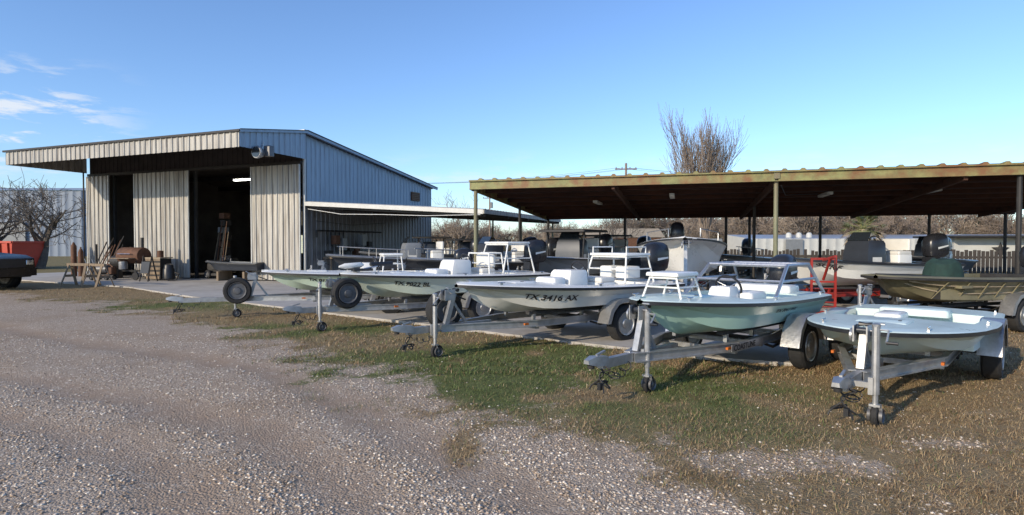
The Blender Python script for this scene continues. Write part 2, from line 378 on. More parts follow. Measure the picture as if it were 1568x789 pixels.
def text_mesh(body,size,bold=0):
    c=bpy.data.curves.new('t','FONT');c.body=body;c.size=size;c.resolution_u=2;c.offset=bold
    o=bpy.data.objects.new('t',c);S.collection.objects.link(o);dg=bpy.context.evaluated_depsgraph_get();me=bpy.data.meshes.new_from_object(o.evaluated_get(dg))
    vs=[tuple(v.co) for v in me.vertices];fs=[tuple(p.vertices) for p in me.polygons]
    bpy.data.objects.remove(o);bpy.data.curves.remove(c);bpy.data.meshes.remove(me);return vs,fs
def hull_text(H,mb,body,size,u0,f0,mat):
    vs,fs=text_mesh(body,size,.004);hh=.36
    mb.add([H.side(u0+v[0]*1.1,f0+v[1]/hh,off=.014) for v in vs],fs,mat)
def flat_text(mb,body,size,p,mat,sx=1.0):
    vs,fs=text_mesh(body,size);mb.add([(p[0]+v[0]*sx,p[1],p[2]+v[1]) for v in vs],fs,mat)
def wheel(mb,c,r=.32,w=.2,rimm=None,n=28):
    x,y,z=c;h=w/2;R=r
    mb.lathe(c,[(-h*.7,R*.62),(-h,R*.72),(-h,R*.9),(-h*.72,R*.985),(-h*.2,R),(h*.2,R),(h*.72,R*.985),(h,R*.9),(h,R*.72),(h*.7,R*.62)],m_rub,'Y',n)
    rm=rimm or m_alu
    for sg in (-1,1):
        mb.lathe((x,y+sg*h*.6,z),[(sg*.02,R*.645),(sg*.045,R*.63),(sg*.04,R*.58),(sg*.012,R*.53),(sg*.010,R*.30),(sg*.04,R*.24),(sg*.045,R*.1)],rm,'Y',n)
        for k in range(5):
            a=k*2*math.pi/5; mb.lathe((x+math.cos(a)*R*.40,y+sg*(h*.6+.014),z+math.sin(a)*R*.40),[(0,R*.085),(sg*.004,R*.08)],m_blk,'Y',8)
def fender(mb,cx,cy,r=.42,w=.24,zc=.33,mat=None):
    mat=mat or m_alup
    prof=[(cx+r*1.18,zc+.02),(cx+r*.98,zc+.24),(cx+r*.62,zc+r*.92),(cx+r*.3,zc+r*1.0),(cx-r*.3,zc+r*1.0),(cx-r*.62,zc+r*.92),(cx-r*.98,zc+.24),(cx-r*1.18,zc+.02)]
    rows=[[(px,cy-w/2,pz-.03),(px,cy-w/2,pz),(px,cy+w/2,pz),(px,cy+w/2,pz-.03)] for px,pz in prof]
    mb.loft(rows,mat,False)
    vs=[(px,cy-w/2-.002,pz) for px,pz in prof]+[(cx+(px-cx)*.84,cy-w/2-.002,zc+(pz-zc)*.84) for px,pz in prof]
    n=len(prof);mb.add(vs,[(i,i+1,n+i+1,n+i) for i in range(n-1)],mat)
def trailer(name,loc,rz,L=3.6,spare=None,jackside=.16,wx=.85,bowx=.95,post=.98,end=None,label=None,zf=.42,jx=.45,color=None,jw=True):
    e=empty(name,(*loc,0),rz);mt=color or m_alu;end=end or L+1.0
    mb=MB()
    mb.beam((.05,0,zf+.0),(bowx+.6,0,zf),.075,.10,mt)
    mb.loft([[(-.19,-.035,zf+.03),(-.19,.035,zf+.03),(-.19,.03,zf+.07),(-.19,-.03,zf+.07)],[(-.08,-.055,zf),(-.08,.055,zf),(-.08,.045,zf+.10),(-.08,-.045,zf+.10)],[(.14,-.042,zf-.03),(.14,.042,zf-.03),(.14,.04,zf+.075),(.14,-.04,zf+.075)]],m_alu,True,True,True)
    mb.beam((-.02,0,zf+.10),(.12,0,zf+.13),.025,.02,m_alu);mb.lathe((-.11,0,zf+.0),[(-.025,.035),(.01,.04)],m_dark,'Z',12)
    vy=.52
    for sg in (-1,1):
        a=(bowx-.35,sg*.05,zf);c=(bowx+1.15,sg*vy,zf);d=(end,sg*vy,zf)
        mb.ibeam(a,c,.07,.11,mt);mb.ibeam(c,d,.07,.11,mt)
        mb.beam((bowx+1.1,sg*.33,zf+.15),(end-.05,sg*.38,zf+.13),.09,.05,m_bunk)
        for xx in (bowx+1.2,L-.5,end-.2): mb.beam((xx,sg*.36,zf+.03),(xx,sg*.36,zf+.13),.05,.05,mt)
        mb.box((end+.0,sg*(vy+.14),zf+.04),(.05,.2,.09),m_red)
        mb.box((bowx+.9,sg*(vy+.02),zf+.01),(.08,.03,.03),m_amber)
    for xx in (bowx+1.15,L-.55,L+.4,end-.05): mb.beam((xx,-vy,zf-.06),(xx,vy,zf-.06),.07,.06,mt)
    mb.beam((L,-wx+.05,.33),(L,wx-.05,.33),.06,.06,m_dark)
    for sg in (-1,1):
        mb.tube([(L-.45,sg*vy,zf-.07),(L-.2,sg*vy,zf-.14),(L,sg*vy,.30),(L+.2,sg*vy,zf-.14),(L+.42,sg*vy,zf-.07)],.018,m_dark,6)
        for dx in (-.3,.3): mb.beam((L+dx,sg*vy,zf+.03),(L+dx,sg*(wx-.08),zf+.2),.05,.012,mt)
    mb.obj('frame',e)
    w=MB()
    for sg in (-1,1): wheel(w,(L,sg*wx,.32),.32,.2); fender(w,L,sg*wx)
    if spare: wheel(w,spare,.30,.19,m_rimd)
    w.obj('wheels_and_fenders',e)
    j=MB();yj=-jackside
    j.beam((jx,0,zf),(jx,yj,zf),.05,.05,m_alu)
    j.tube([(jx,yj,.30),(jx,yj,.93)],.034,m_alu,10);j.tube([(jx,yj,.14),(jx,yj,.5)],.025,m_alu,10)
    j.lathe((jx,yj,.93),[(0,.038),(.02,.038),(.03,.02)],m_alu,'Z',10);j.box((jx,yj+.03,zf),(.11,.04,.16),m_alu)
    j.tube([(jx,yj,.90),(jx+.0,yj-.10,.90)],.009,m_alu,6);j.tube([(jx,yj-.10,.90),(jx-.10,yj-.10,.80)],.009,m_alu,6);j.tube([(jx-.10,yj-.10,.80),(jx-.10,yj-.19,.80)],.014,m_blk,8)
    if jw:
        wheel(j,(jx+.03,yj-.0,.10),.10,.055,m_rimd,n=16)
        for sg in (-1,1): j.beam((jx,yj+sg*.04,.20),(jx+.03,yj+sg*.04,.10),.03,.006,m_alu)
    j.box((jx,yj,.20),(.07,.09,.02),m_alu)
    j.obj('tongue_jack',e)
    p=MB();px=bowx-.12
    p.beam((px-.12,0,zf+.05),(px+.02,0,post-.05),.07,.07,m_alu);p.beam((px+.25,0,zf+.05),(px+.0,0,post-.18),.04,.04,m_alu)
    for sg in (-1,1): p.box((px-.08,sg*.06,post-.07),(.18,.012,.16),m_alu)
    p.lathe((px-.08,0,post-.04),[(-.05,.06),(-.045,.03),(.045,.03),(.05,.06)],m_navy,'Y',12);p.lathe((px-.12,.08,post-.09),[(-.01,.07),(.012,.07)],m_alu,'Y',14)
    p.tube([(px-.08,-.06,post-.04),(px-.08,-.13,post-.04),(px-.2,-.14,post+.05),(px-.2,-.22,post+.05)],.01,m_alu,6)
    p.lathe((px+.06,0,post-.0),[(-.06,.03),(0,.022),(.06,.03)],m_blk,'Y',10)
    p.tube([(px-.06,0,post-.04),(bowx+.12,0,post-.16)],.012,m_navy,6)
    p.obj('winch_post',e)
    c=MB()
    for sg in (-1,1):
        pts=[]
        for k in range(26):
            t=k/25;pts.append((.08+.10*math.sin(t*11)*t+sg*.02,sg*(.05+.06*math.sin(t*14)),zf-.02-t*.30+.10*math.sin(t*9)*t))
        c.tube(pts,.009,m_dark,5)
    pts=[(.1+.4*t,.06*math.sin(t*25)-.03,zf-.06-.10*math.sin(t*math.pi)+.03*math.cos(t*25)) for t in [k/40 for k in range(41)]]
    c.tube(pts,.006,m_blk,5);c.box((-.02,-.05,zf-.22),(.05,.04,.07),m_blk)
    c.obj('safety_chains_and_wiring',e)
    if label:
        t=MB()
        vs,fs=text_mesh(label,.10,.002);t.add([(L-1.45+v[0]*1.15,-vy-.042,zf-.035+v[1]) for v in vs],fs,m_ltxt)
        t.box((L-1.05,-vy-.036,zf),(.9,.006,.084),m_alup);t.obj('lettering',e)
    return e
def outboard(mb,x,y,z,mc=None,sc=1.,tilt=.0):
    mc=mc or m_eng;R=Matrix.Rotation(-tilt,3,'Y')
    T=lambda p:(R@(Vector(p)*sc))+Vector((x,y,z))
    rings=[]
    for h,a,w,o in ((0,.20,.12,.0),(.06,.27,.165,0),(.2,.30,.18,.0),(.38,.29,.175,.01),(.48,.24,.15,.02),(.53,.15,.10,.03),(.545,.05,.03,.03)):
        rings.append([T((.20+o+a*math.copysign(abs(math.cos(t))**.65,math.cos(t)),w*math.copysign(abs(math.sin(t))**.65,math.sin(t)),h)) for t in [2*math.pi*k/20 for k in range(20)]])
    mb.loft(rings,mc,True,True,True)
    for sg in (-1,1): mb.add([T((.05,sg*.184,.20)),T((.36,sg*.184,.24)),T((.36,sg*.184,.27)),T((.05,sg*.184,.25))],[(0,1,2,3)],m_white)
    rg=[]
    for h,a,w in ((.0,.12,.08),(-.35,.09,.05),(-.62,.10,.035),(-.80,.09,.03)):
        rg.append([T((.17+a*math.cos(t),w*math.sin(t),h)) for t in [2*math.pi*k/12 for k in range(12)]])
    mb.loft(rg,m_eng,True,True,True)
    mb.loft([[T((a,w,-.58)) for a,w in ((0,-.03),(.45,-.10),(.45,.10),(0,.03))],[T((a,w,-.57)) for a,w in ((0,-.03),(.45,-.10),(.45,.10),(0,.03))]],m_eng,True,True,True)
    mb.tube([T((-.0,0,-.82)),T((.06,0,-.82)),T((.25,0,-.82)),T((.38,0,-.82)),T((.44,0,-.82))],[.01*sc,.05*sc,.055*sc,.045*sc,.02*sc],m_eng,10)
    mb.loft([[T((.1,s*.008,-.85)) for s in (-1,1)]+[T((.3,s*.008,-.85)) for s in (1,-1)],[T((.22,s*.006,-1.02)) for s in (-1,1)]+[T((.3,s*.006,-1.02)) for s in (1,-1)]],m_eng,True,True,True)
    for k in range(3):
        a=k*2.094;u=Vector((0,math.cos(a),math.sin(a)));w=Vector((.3,-math.sin(a),math.cos(a))).normalized()
        c=Vector((.40,0,-.82));mb.add([T(c+u*.03),T(c+u*.09+w*.06),T(c+u*.16+w*.02),T(c+u*.15-w*.04),T(c+u*.06-w*.05)],[(0,1,2,3,4)],m_alu)
    mb.box(T((-.03,0,-.12)),(.12*sc,.22*sc,.30*sc),m_eng)
def console(mb,x,y,z,w=.5,d=.42,h=.62,steer=True,ws=False,mat=None):
    mat=mat or m_gelw
    rings=[]
    for hz,f,sh in ((0,1,0),(h*.6,.98,.02),(h*.92,.9,.05),(h,.8,.06)):
        rings.append([(x+sh+sx*d/2*f,y+sy*w/2*f,z+hz) for sx,sy in ((-1,-1),(-.7,-1.05),(.7,-1.05),(1,-1),(1,1),(.7,1.05),(-.7,1.05),(-1,1))])
    mb.loft(rings,mat,True,True,True)
    mb.add([(x+d*.44,y-w*.3,z+h*.93),(x+d*.44,y+w*.3,z+h*.93),(x+d*.49,y+w*.3,z+h*.62),(x+d*.49,y-w*.3,z+h*.62)],[(0,1,2,3)],m_blk)
    mb.add([(x-d*.25,y-w*.526,z+h*.25),(x+d*.25,y-w*.526,z+h*.25),(x+d*.25,y-w*.522,z+h*.55),(x-d*.25,y-w*.522,z+h*.55)],[(0,1,2,3)],m_seat)
    if steer:
        c=Vector((x+d*.68,y,z+h*.95));R=Matrix.Rotation(rad(65),3,'Y')
        mb.tube([c+R@Vector((math.cos(a)*.18,math.sin(a)*.18,0)) for a in [k*math.pi/10 for k in range(21)]],.016,m_blk,6)
        for k in range(3):
            a=k*2.094;mb.tube([c,c+R@Vector((math.cos(a)*.17,math.sin(a)*.17,0))],.008,m_rim,5)
        mb.tube([c,(x,y,z+h*.8)],.02,m_blk,6)
    if ws:
        mb.loft([[(x-d*.35,y-w*.42,z+h),(x-d*.35,y+w*.42,z+h)],[(x-d*.1,y-w*.36,z+h+.22),(x-d*.1,y+w*.36,z+h+.22)]],m_glass,False)
def platform(mb,x,y,z,w=.75,d=.55,h=.6,mat=None,lean=.15,top=True,rt=.019):
    mat=mat or m_white
    for sg in (-1,1):
        mb.tube([(x-d/2-lean,y+sg*(w/2+.08),z),(x-d/2,y+sg*w/2,z+h-.02),(x+d/2,y+sg*w/2,z+h-.02),(x+d/2+lean*.7,y+sg*(w/2+.08),z)],rt,mat,8)
        mb.tube([(x-d/2-lean*.5,y+sg*(w/2+.04),z+h*.5),(x+d/2+lean*.35,y+sg*(w/2+.04),z+h*.5)],rt*.8,mat,6)
    for xx in (-d/2,d/2): mb.tube([(x+xx,y-w/2,z+h-.02),(x+xx,y+w/2,z+h-.02)],rt,mat,8)
    mb.tube([(x-d/2-lean*.5,y-w/2-.04,z+h*.5),(x-d/2-lean*.5,y+w/2+.04,z+h*.5)],rt*.8,mat,6)
    if top: mb.rbox((x,y,z+h+.025),(d+.08,w+.08,.045),m_gelw,r=.02)
def cushion(mb,x,y,z,d=.45,w=.7,h=.28,back=True):
    mb.rbox((x,y,z+h/2),(d,w,h),m_gelw,r=.04);mb.rbox((x,y,z+h+.04),(d-.02,w-.02,.08),m_seat,r=.035)
    if back: mb.rbox((x+d/2-.03,y,z+h+.25),(.10,w*.9,.30),m_seat,r=.04)
def hatch(mb,H,t,w,d):
    P=H.sec(t);z=P[7][2]
    mb.rbox((P[7][0],0,z+.018),(d,w,.022),H.md,r=.02)
    mb.box((P[7][0],-w*.3,z+.031),(.05,.03,.008),m_blk)
def cleats(mb,H,ts=(.12,.5,.95)):
    for t in ts:
        for sg in (-1,1):
            P=H.sec(t);x_,w,z_=P[6];yy=sg*(w-.07)
            mb.tube([(x_-.07,yy,z_+.045),(x_+.07,yy,z_+.045)],.008,m_rim,5);mb.box((x_,yy,z_+.02),(.05,.02,.04),m_rim)
def skiff(name,loc,rz,L,B,mh,md,bowx=.9,zk=.55,zs=.94,zb=1.06,full=.75,ck=(.4,.8),mf=None,**k):
    e=empty(name,(*loc,0),rz);H=Hull(bowx,L,B,zk,zs,zb,full,**k);H.md=md
    mb=MB();H.build(mb,mh,md,m_blk,mf or md,ck);cleats(mb,H);hatch(mb,H,.26,.5,.45)
    mb.lathe((H.side(.28,.25)[0],0,H.side(.28,.25)[2]),[(-.02,.02),(.02,.02)],m_rim,'Y',8)
    return e,H,mb
ang={1:rad(22),2:rad(38),3:rad(38.5),4:rad(44),5:rad(47)}
pos={1:(-7.45,13.0),2:(-4.1,11.0),3:(-1.56,8.44),4:(.90,6.15),5:(3.02,5.36)}
# boat 1
trailer('boat_trailer',pos[1],ang[1],4.6,spare=(1.25,-.20,.62),bowx=1.75,post=1.0,end=5.9,jx=1.2,jackside=.12)
e,H,mb=skiff('skiff_boat',pos[1],ang[1],4.7,1.8,m_green,m_gelw,1.75,zb=1.04)
hull_text(H,mb,'TX 8154 BU',.13,1.0,.42,m_ltxt);mb.obj('hull',e)
p=MB();platform(p,1.75+3.0,0,.97,.5,.42,.42,lean=.05,top=True);console(p,1.75+2.4,0,.66,.45,.35,.55);p.obj('console_and_leaning_rail',e)
o=MB();outboard(o,1.75+4.75,0,1.08,m_eng,.85,.1);o.obj('outboard_motor',e)
# boat 2
trailer('boat_trailer',pos[2],ang[2],3.7,spare=(.95,-.22,.72),end=4.9,jackside=.14)
e,H,mb=skiff('skiff_boat',pos[2],ang[2],4.8,1.85,m_gelp,m_gelw,.9,zb=1.10,zs=.98)
hull_text(H,mb,'TX 9022 BL',.13,.9,.42,m_ltxt);mb.obj('hull',e)
p=MB();console(p,.9+2.65,0,.70,.6,.5,.62,ws=False);cushion(p,.9+3.35,0,.70,.4,.75,.34);p.rbox((.9+2.2,0,.93),(.35,.5,.4),m_gelw,r=.05)
p.obj('console_and_seat',e)
p=MB();platform(p,.9+4.15,0,1.0,.85,.6,.68,lean=.2);platform(p,.9+3.5,0,.98,.8,.35,.5,top=False,lean=.04);p.obj('poling_platform',e)
o=MB();outboard(o,.9+4.85,0,1.2,m_eng,1.05,.05);o.obj('outboard_motor',e)
t=MB();z0=1.13
t.tube([(.9+.25,-.05,z0),(.9+.75,-.10,z0+.10)],.018,m_rim,8);t.tube([(.9+.6,-.10,z0+.14),(.9+1.1,-.05,z0+.14)],[.04,.05],m_blk,10)
t.tube([(.9-.02,-.02,z0+.10),(.9+.1,-.02,z0+.11),(.9+.42,-.04,z0+.13),(.9+.48,-.04,z0+.13)],[.02,.055,.055,.02],m_gelw,10);t.box((.9+.45,-.04,z0+.03),(.4,.16,.05),m_blk)
t.obj('trolling_motor',e)
# boat 3
trailer('boat_trailer',pos[3],ang[3],3.75,spare=(.82,.22,.66),end=4.7,jackside=.12)
e,H,mb=skiff('skiff_boat',pos[3],ang[3],4.55,1.9,m_gelc,m_gelw,.9,zb=1.07)
hull_text(H,mb,'TX 3416 AX',.155,.9,.36,m_ltxt);mb.obj('hull',e)
p=MB();console(p,.9+2.35,0,.66,.55,.45,.56);p.rbox((.9+1.95,0,.9),(.3,.5,.42),m_gelw,r=.05);cushion(p,.9+3.0,0,.66,.4,.8,.34,False);p.obj('console_and_seat',e)
p=MB();platform(p,.9+3.75,0,.96,.85,.62,.50,lean=.12)
for sg in (-1,1): p.rbox((.9+3.75,sg*.2,1.15),(.4,.3,.22),m_gelw,r=.04)
p.tube([(.9+3.2,.3,.96),(.9+3.2,.3,1.5)],.012,m_rim,6)
for sg in (-1,1): p.tube([(.9+3.45,sg*.42,1.46),(.9+3.45,sg*.42,1.62),(.9+4.0,sg*.42,1.62),(.9+4.0,sg*.42,1.46)],.014,m_white,6)
p.obj('poling_platform',e)
o=MB();outboard(o,.9+4.6,0,1.12,m_eng,1.1,.0);o.obj('outboard_motor',e)
# boat 4
trailer('boat_trailer',pos[4],ang[4],3.4,end=4.1,label='COASTLINE',jackside=.10,jx=.78)
e,H,mb=skiff('skiff_boat',pos[4],ang[4],3.85,1.66,m_aqua,m_aquaw,.78,zb=1.05,zs=.93)
hull_text(H,mb,'TX 7041 WK',.11,1.9,.5,m_ltxt);mb.obj('hull',e)
p=MB();platform(p,.82+.65,.0,1.04,.36,.42,.26,lean=.03,rt=.014);platform(p,.82+3.1,0,.94,1.15,.8,.46,top=False,lean=.6,rt=.026,mat=m_alup)
p.rbox((.82+2.4,0,.93),(.5,.66,.18),m_gelw,r=.05);p.rbox((.82+3.4,0,1.0),(.4,.85,.13),m_gelw,r=.04);console(p,.82+1.95,0,.68,.32,.28,.42,True)
p.obj('grab_rails_and_platform',e)
o=MB();outboard(o,.78+3.9,0,1.0,m_eng,.95,.0);o.obj('outboard_motor',e)
# boat 5
trailer('boat_trailer',pos[5],ang[5],3.5,end=4.1,jackside=.22,jx=.26,post=.86,zf=.38)
e,H,mb=skiff('skiff_boat',pos[5],ang[5],3.85,1.86,m_aquaw,m_aquaw,.78,zk=.43,zs=.72,zb=.82,full=.60,ck=(.45,.78))
mb.obj('hull',e)
p=MB();p.rbox((.8+2.9,0,.76),(.35,.8,.1),m_aquaw,r=.04);p.rbox((.8+1.9,.1,.78),(.5,.3,.10),m_gelw,r=.04);p.obj('seat_and_hatch',e)
# ------------------------------------------------------------ background boats
def bayboat(name,loc,rz,L,B,mh,md,zk=.6,zs=1.25,zb=1.5,ttop=None,eng=True,vee=.22,rise=.5,con=True,rail=False,txt=None,mc=None,full=.7,chine=.85):
    e=empty(name,(*loc,0),rz);H=Hull(.9,L,B,zk,zs,zb,full,vee=vee,rise=rise,chine=chine);H.md=md
    mb=MB();H.build(mb,mh,md,m_blk,md,(.38,.85),.35)
    if txt: hull_text(H,mb,txt,.22,.7,.35,m_ltxt)
    mb.obj('hull',e)
    p=MB();cx=.9+L*.55
    if con: console(p,cx,0,zs-.35,.8,.6,.95,ws=True,mat=mc or m_gelw);cushion(p,cx+.9,0,zs-.35,.45,.9,.6)
    if ttop:
        for sx in (-.4,.7):
            for sg in (-1,1): p.tube([(cx+sx*1.1,sg*.55,zs-.3),(cx+sx,sg*.6,ttop)],.025,m_dark,8)
        p.rbox((cx+.15,0,ttop+.03),(1.7,1.5,.07),m_dark,r=.05)
    if rail:
        for sg in (-1,1):
            pts=[]
            for t in (.08,.2,.35,.5):
                q=H.sec(t)[6];pts.append((q[0],sg*(q[1]-.05),q[2]+.3))
            p.tube(pts,.015,m_alu,6)
            for t in (.1,.3,.5):
                q=H.sec(t)[6];p.tube([(q[0],sg*(q[1]-.05),q[2]),(q[0],sg*(q[1]-.05),q[2]+.3)],.012,m_alu,6)
    if p.v: p.obj('console_and_top',e)
    if eng:
        o=MB();outboard(o,.9+L+.05,0,zs+.12,m_eng,1.2,.1);o.obj('outboard_motor',e)
    return e
def bgset(loc,rz,L,B,mh,md,**k):
    trailer('boat_trailer',loc,rz,3.6+(L-4.5)*.6,end=4.5+(L-4.5)*.8,jackside=.12,zf=.42,post=1.1,color=k.pop('tcol',None))
    return bayboat('center_console_boat',loc,rz,L,B,mh,md,**k)
bgset((-7.1,19.4),rad(22),5.2,2.0,m_navy,m_gray,zs=1.1,zb=1.3,rail=True,mc=m_gray)
bgset((-5.6,22.4),rad(20),5.6,2.1,m_gray,m_navy,ttop=1.80,zs=1.15,zb=1.35,mc=m_navy)
bgset((-3.9,16.9),rad(30),5.0,2.0,m_navy,m_gray,zs=1.08,zb=1.25,rail=True,mc=m_navy)
bgset((-7.5,25.2),rad(10),5.4,2.0,m_navy,m_gray,ttop=1.9,zs=1.15,zb=1.3,mc=m_navy)
bgset((-.15,14.3),rad(58),4.9,2.1,m_gray,m_gelw,ttop=2.02,zs=1.2,zb=1.36,mc=m_navy)
bgset((.6,20.8),rad(40),5.4,2.1,m_navy,m_navy,ttop=1.95,zs=1.2,zb=1.4,mc=m_gray)
bgset((6.6,19.0),rad(60),5.4,2.1,m_gray,m_navy,zs=1.1,zb=1.3,rail=True,con=False)
bgset((11.2,16.8),rad(45),5.0,2.1,m_navy,m_gray,zs=1.1,zb=1.3,mc=m_navy)
bgset((14.6,14.4),rad(40),5.2,2.1,m_navy,m_navy,zs=1.15,zb=1.35,mc=m_navy)
bgset((5.75,14.4),rad(16),4.9,2.1,m_gelc,m_navy,zs=1.16,zb=1.32,tcol=m_red,txt='SURF',mc=m_navy)
# white V hull, bow on
trailer('boat_trailer',(3.55,11.9),rad(76),4.2,end=5.4,jackside=.12,zf=.5,post=1.74,color=m_white)
e=bayboat('white_vee_hull_boat',(3.6,12.1),rad(76),5.4,2.25,m_gelw,m_gelw,zk=.72,zs=1.55,zb=1.82,vee=.34,rise=.55,con=False,full=.55,chine=.8)
p=MB()
for sg in (-1,1): p.tube([(1.3,sg*.35,1.84),(1.3,sg*.35,2.02),(2.6,sg*.85,1.96),(2.6,sg*.85,1.74)],.014,m_alu,6)
p.obj('bow_rail',e)
# jon boat camo
e=empty('camo_jon_boat',(6.45,10.75,0),rad(22))
mb=MB();H=Hull(.3,4.6,1.8,.58,1.0,1.10,.42,vee=.03,rise=.42,chine=.75);H.md=m_camo;H.build(mb,m_camo,m_camo,m_dark,m_dark,(.2,.93),.4)
for u in np.arange(.9,4.5,.45):
    a=H.side(u,.0,off=.01);c=H.side(u,.98,off=.01);mb.beam(a,c,.03,.015,m_camo)
for f in (.35,.7): mb.tube([H.side(u,f,off=.012) for u in np.arange(.3,4.6,.3)],.012,m_tarp,5)
for xx in (1.6,2.9,3.9): mb.box((xx,0,.9),(.3,1.6,.05),m_camo)
mb.obj('hull',e)
p=MB()
rings=[]
for h_,s_ in ((0,1),(.2,.95),(.38,.8),(.46,.5)): rings.append([(2.2+.36*s_*math.cos(a)+.03*math.sin(5*a)*s_,.34*s_*math.sin(a)+.02*math.cos(7*a),.92+h_+.02*math.sin(3*a)) for a in [2*math.pi*k/20 for k in range(20)]])
p.loft(rings,m_dgrn,True,True,True);p.obj('covered_seat',e)
p=MB();outboard(p,5.0,0,1.15,m_eng,.9,.2);p.obj('outboard_motor',e)
trailer('boat_trailer',(5.75,10.48),rad(22),3.9,end=5.2,zf=.36,post=.9,bowx=1.0,color=m_dark)
# red shop hoist
e=empty('red_engine_hoist',(6.75,12.55,0),rad(-12));p=MB()
for sx in (-.3,.3):
    p.beam((sx,-.4,.14),(sx,.5,.14),.06,.06,m_red)
    p.beam((sx*.8,.3,.18),(sx*.8,.3,1.35),.045,.045,m_red)
    for yy in (-.35,.45): p.lathe((sx,yy,.07),[(-.02,.06),(.02,.06)],m_blk,'X',10)
p.beam((-.35,.3,.18),(.35,.3,.18),.06,.06,m_red);p.beam((-.26,.3,1.35),(.26,.3,1.35),.05,.05,m_red);p.beam((-.26,.3,.85),(.26,.3,.85),.04,.04,m_red)
p.beam((0,.3,1.32),(.0,-.5,1.42),.05,.05,m_red);p.tube([(0,.3,.9),(0,-.15,1.36)],.03,m_red,8);p.tube([(0,-.48,1.4),(0,-.48,1.1)],.008,m_dark,5)
for k in range(5): p.beam((-.24,.34,.3+.1*k),(.24,.34,.3+.1*k),.02,.02,m_red)
p.obj('frame',e)

# ------------------------------------------------------------ shop building
bld=empty('metal_shop_building',(-8.9,25.1,.035),math.atan2(-.363,.932))
W=13.5;D=11.1;zr=lambda yy:6.3-1.4*yy/11.1
mb=MB()
mb.sheet((0,0,0),(0,1,0),(0,0,1),(1,0,0),D,3.35,lambda q:zr(q),m_side,.3,.03)
mb.sheet((0,0,0),(0,1,0),(0,0,1),(1,0,0),D,0,3.345,m_lowwall,.3,.03)
mb.obj('side_wall',bld)
mb=MB();mb.sheet((-W,D,0),(0,-1,0),(0,0,1),(-1,0,0),D,0,lambda q:zr(D-q),m_door)
mb.sheet((0,D,0),(-1,0,0),(0,0,1),(0,1,0),W,0,4.9,m_side);mb.obj('rear_walls',bld)
mb=MB()
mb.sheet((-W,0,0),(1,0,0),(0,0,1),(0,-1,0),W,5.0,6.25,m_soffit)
for xx in (-13.5,-11.9,-9.95,-6.4,-2.7,-.08): mb.box((xx+.05,.12,2.55),(.12,.12,5.1),m_dark)
mb.beam((-W,-.10,5.08),(0,-.10,5.08),.08,.12,m_dark)
mb.obj('front_header',bld)
def doorp(name,x0,x1,y,z0=.05,z1=5.0):
    q=MB();q.sheet((x0,y,0),(1,0,0),(0,0,1),(0,-1,0),x1-x0,z0,z1,m_door,.3,.045)
    for xx in (x0-.0,x1): q.box((xx,y+.0,(z0+z1)/2),(.05,.06,z1-z0),m_trimw)
    q.box(((x0+x1)/2,y+.03,(z0+z1)/2),(x1-x0-.1,.01,z1-z0-.05),m_dark)
    for zz in (z0+.1,(z0+z1)/2,z1-.1): q.beam((x0,y+.055,zz),(x1,y+.055,zz),.04,.08,m_dark)
    q.obj(name,bld)
doorp('sliding_door_panel_1',-13.5,-11.9,-.16);doorp('sliding_door_panel_2',-9.95,-6.4,-.24);doorp('sliding_door_panel_3',-2.7,-.05,-.16)
mb=MB()
def slope(mb,x0,x1,ya,za,yb,zb,mat,pitch=.3,dep=.03,flip=1,cap=None):
    v=Vector((0,yb-ya,zb-za));l=v.length;v/=l;nn=Vector((1,0,0)).cross(v)*flip
    mb.sheet((x0,ya,za),(1,0,0),v,nn,x1-x0,0,l,mat,pitch,dep,cap)
slope(mb,-13.75,.22,-.0,6.36,11.4,4.92,m_roof);slope(mb,-13.75,.22,-3.55,5.80,0,6.36,m_roof)
mb.beam((-13.8,0,6.42),(.25,0,6.42),.35,.04,m_roof)
mb.obj('roof',bld)
mb=MB()
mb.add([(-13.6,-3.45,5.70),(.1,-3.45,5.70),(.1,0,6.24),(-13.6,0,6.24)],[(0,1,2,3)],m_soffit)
for xx in np.arange(-13.5,.2,2.25): mb.beam((xx,-3.4,5.58),(xx,0,6.1),.12,.22,m_dark)
for yy in (-3.2,-2.1,-1.0): mb.beam((-13.5,yy,5.62+.157*(yy+3.5)),(0.1,yy,5.62+.157*(yy+3.5)),.08,.1,m_dark)
mb.obj('canopy_framing',bld)
mb=MB();mb.sheet((-13.7,-3.55,0),(1,0,0),(0,0,1),(0,-1,0),13.85,5.20,5.76,m_fascia,.3,.04)
mb.sheet((.16,-3.55,0),(0,1,0),(0,0,1),(1,0,0),3.55,lambda q:5.22+.0*q,lambda q:5.76+.155*q,m_side,.3,.03)
mb.sheet((-13.72,0,0),(0,-1,0),(0,0,1),(-1,0,0),3.55,lambda q:5.2,lambda q:6.28-.155*q,m_fascia,.3,.03)
mb.beam((-13.8,-3.6,5.80),(.25,-3.6,5.80),.08,.08,m_dark)
mb.beam((.24,-3.6,5.79),(.24,0,6.36),.05,.10,m_side);mb.beam((.24,0,6.36),(.24,11.45,4.92),.05,.12,m_side)
mb.beam((.27,-3.6,5.85),(.27,0,6.42),.05,.025,m_dark);mb.beam((.27,0,6.43),(.27,11.45,4.99),.05,.03,m_dark)
mb.beam((.05,.03,0),(.05,.03,6.1),.09,.09,m_trimw);mb.tube([(-13.45,-.35,0),(-13.45,-.35,5.2)],.035,m_dark,8)
mb.obj('fascia_and_trim',bld)
mb=MB();mb.box((.05,9.2,4.3),(.06,.9,.5),m_brown)
for k in range(5): mb.box((.09,9.2,4.1+.1*k),(.03,.8,.03),m_wood)
mb.obj('gable_vent',bld)
mb=MB()
mb.add([(-13.35,.3,.012),(-.1,.3,.012),(-.1,10.9,.012),(-13.35,10.9,.012)],[(0,1,2,3)],m_inside)
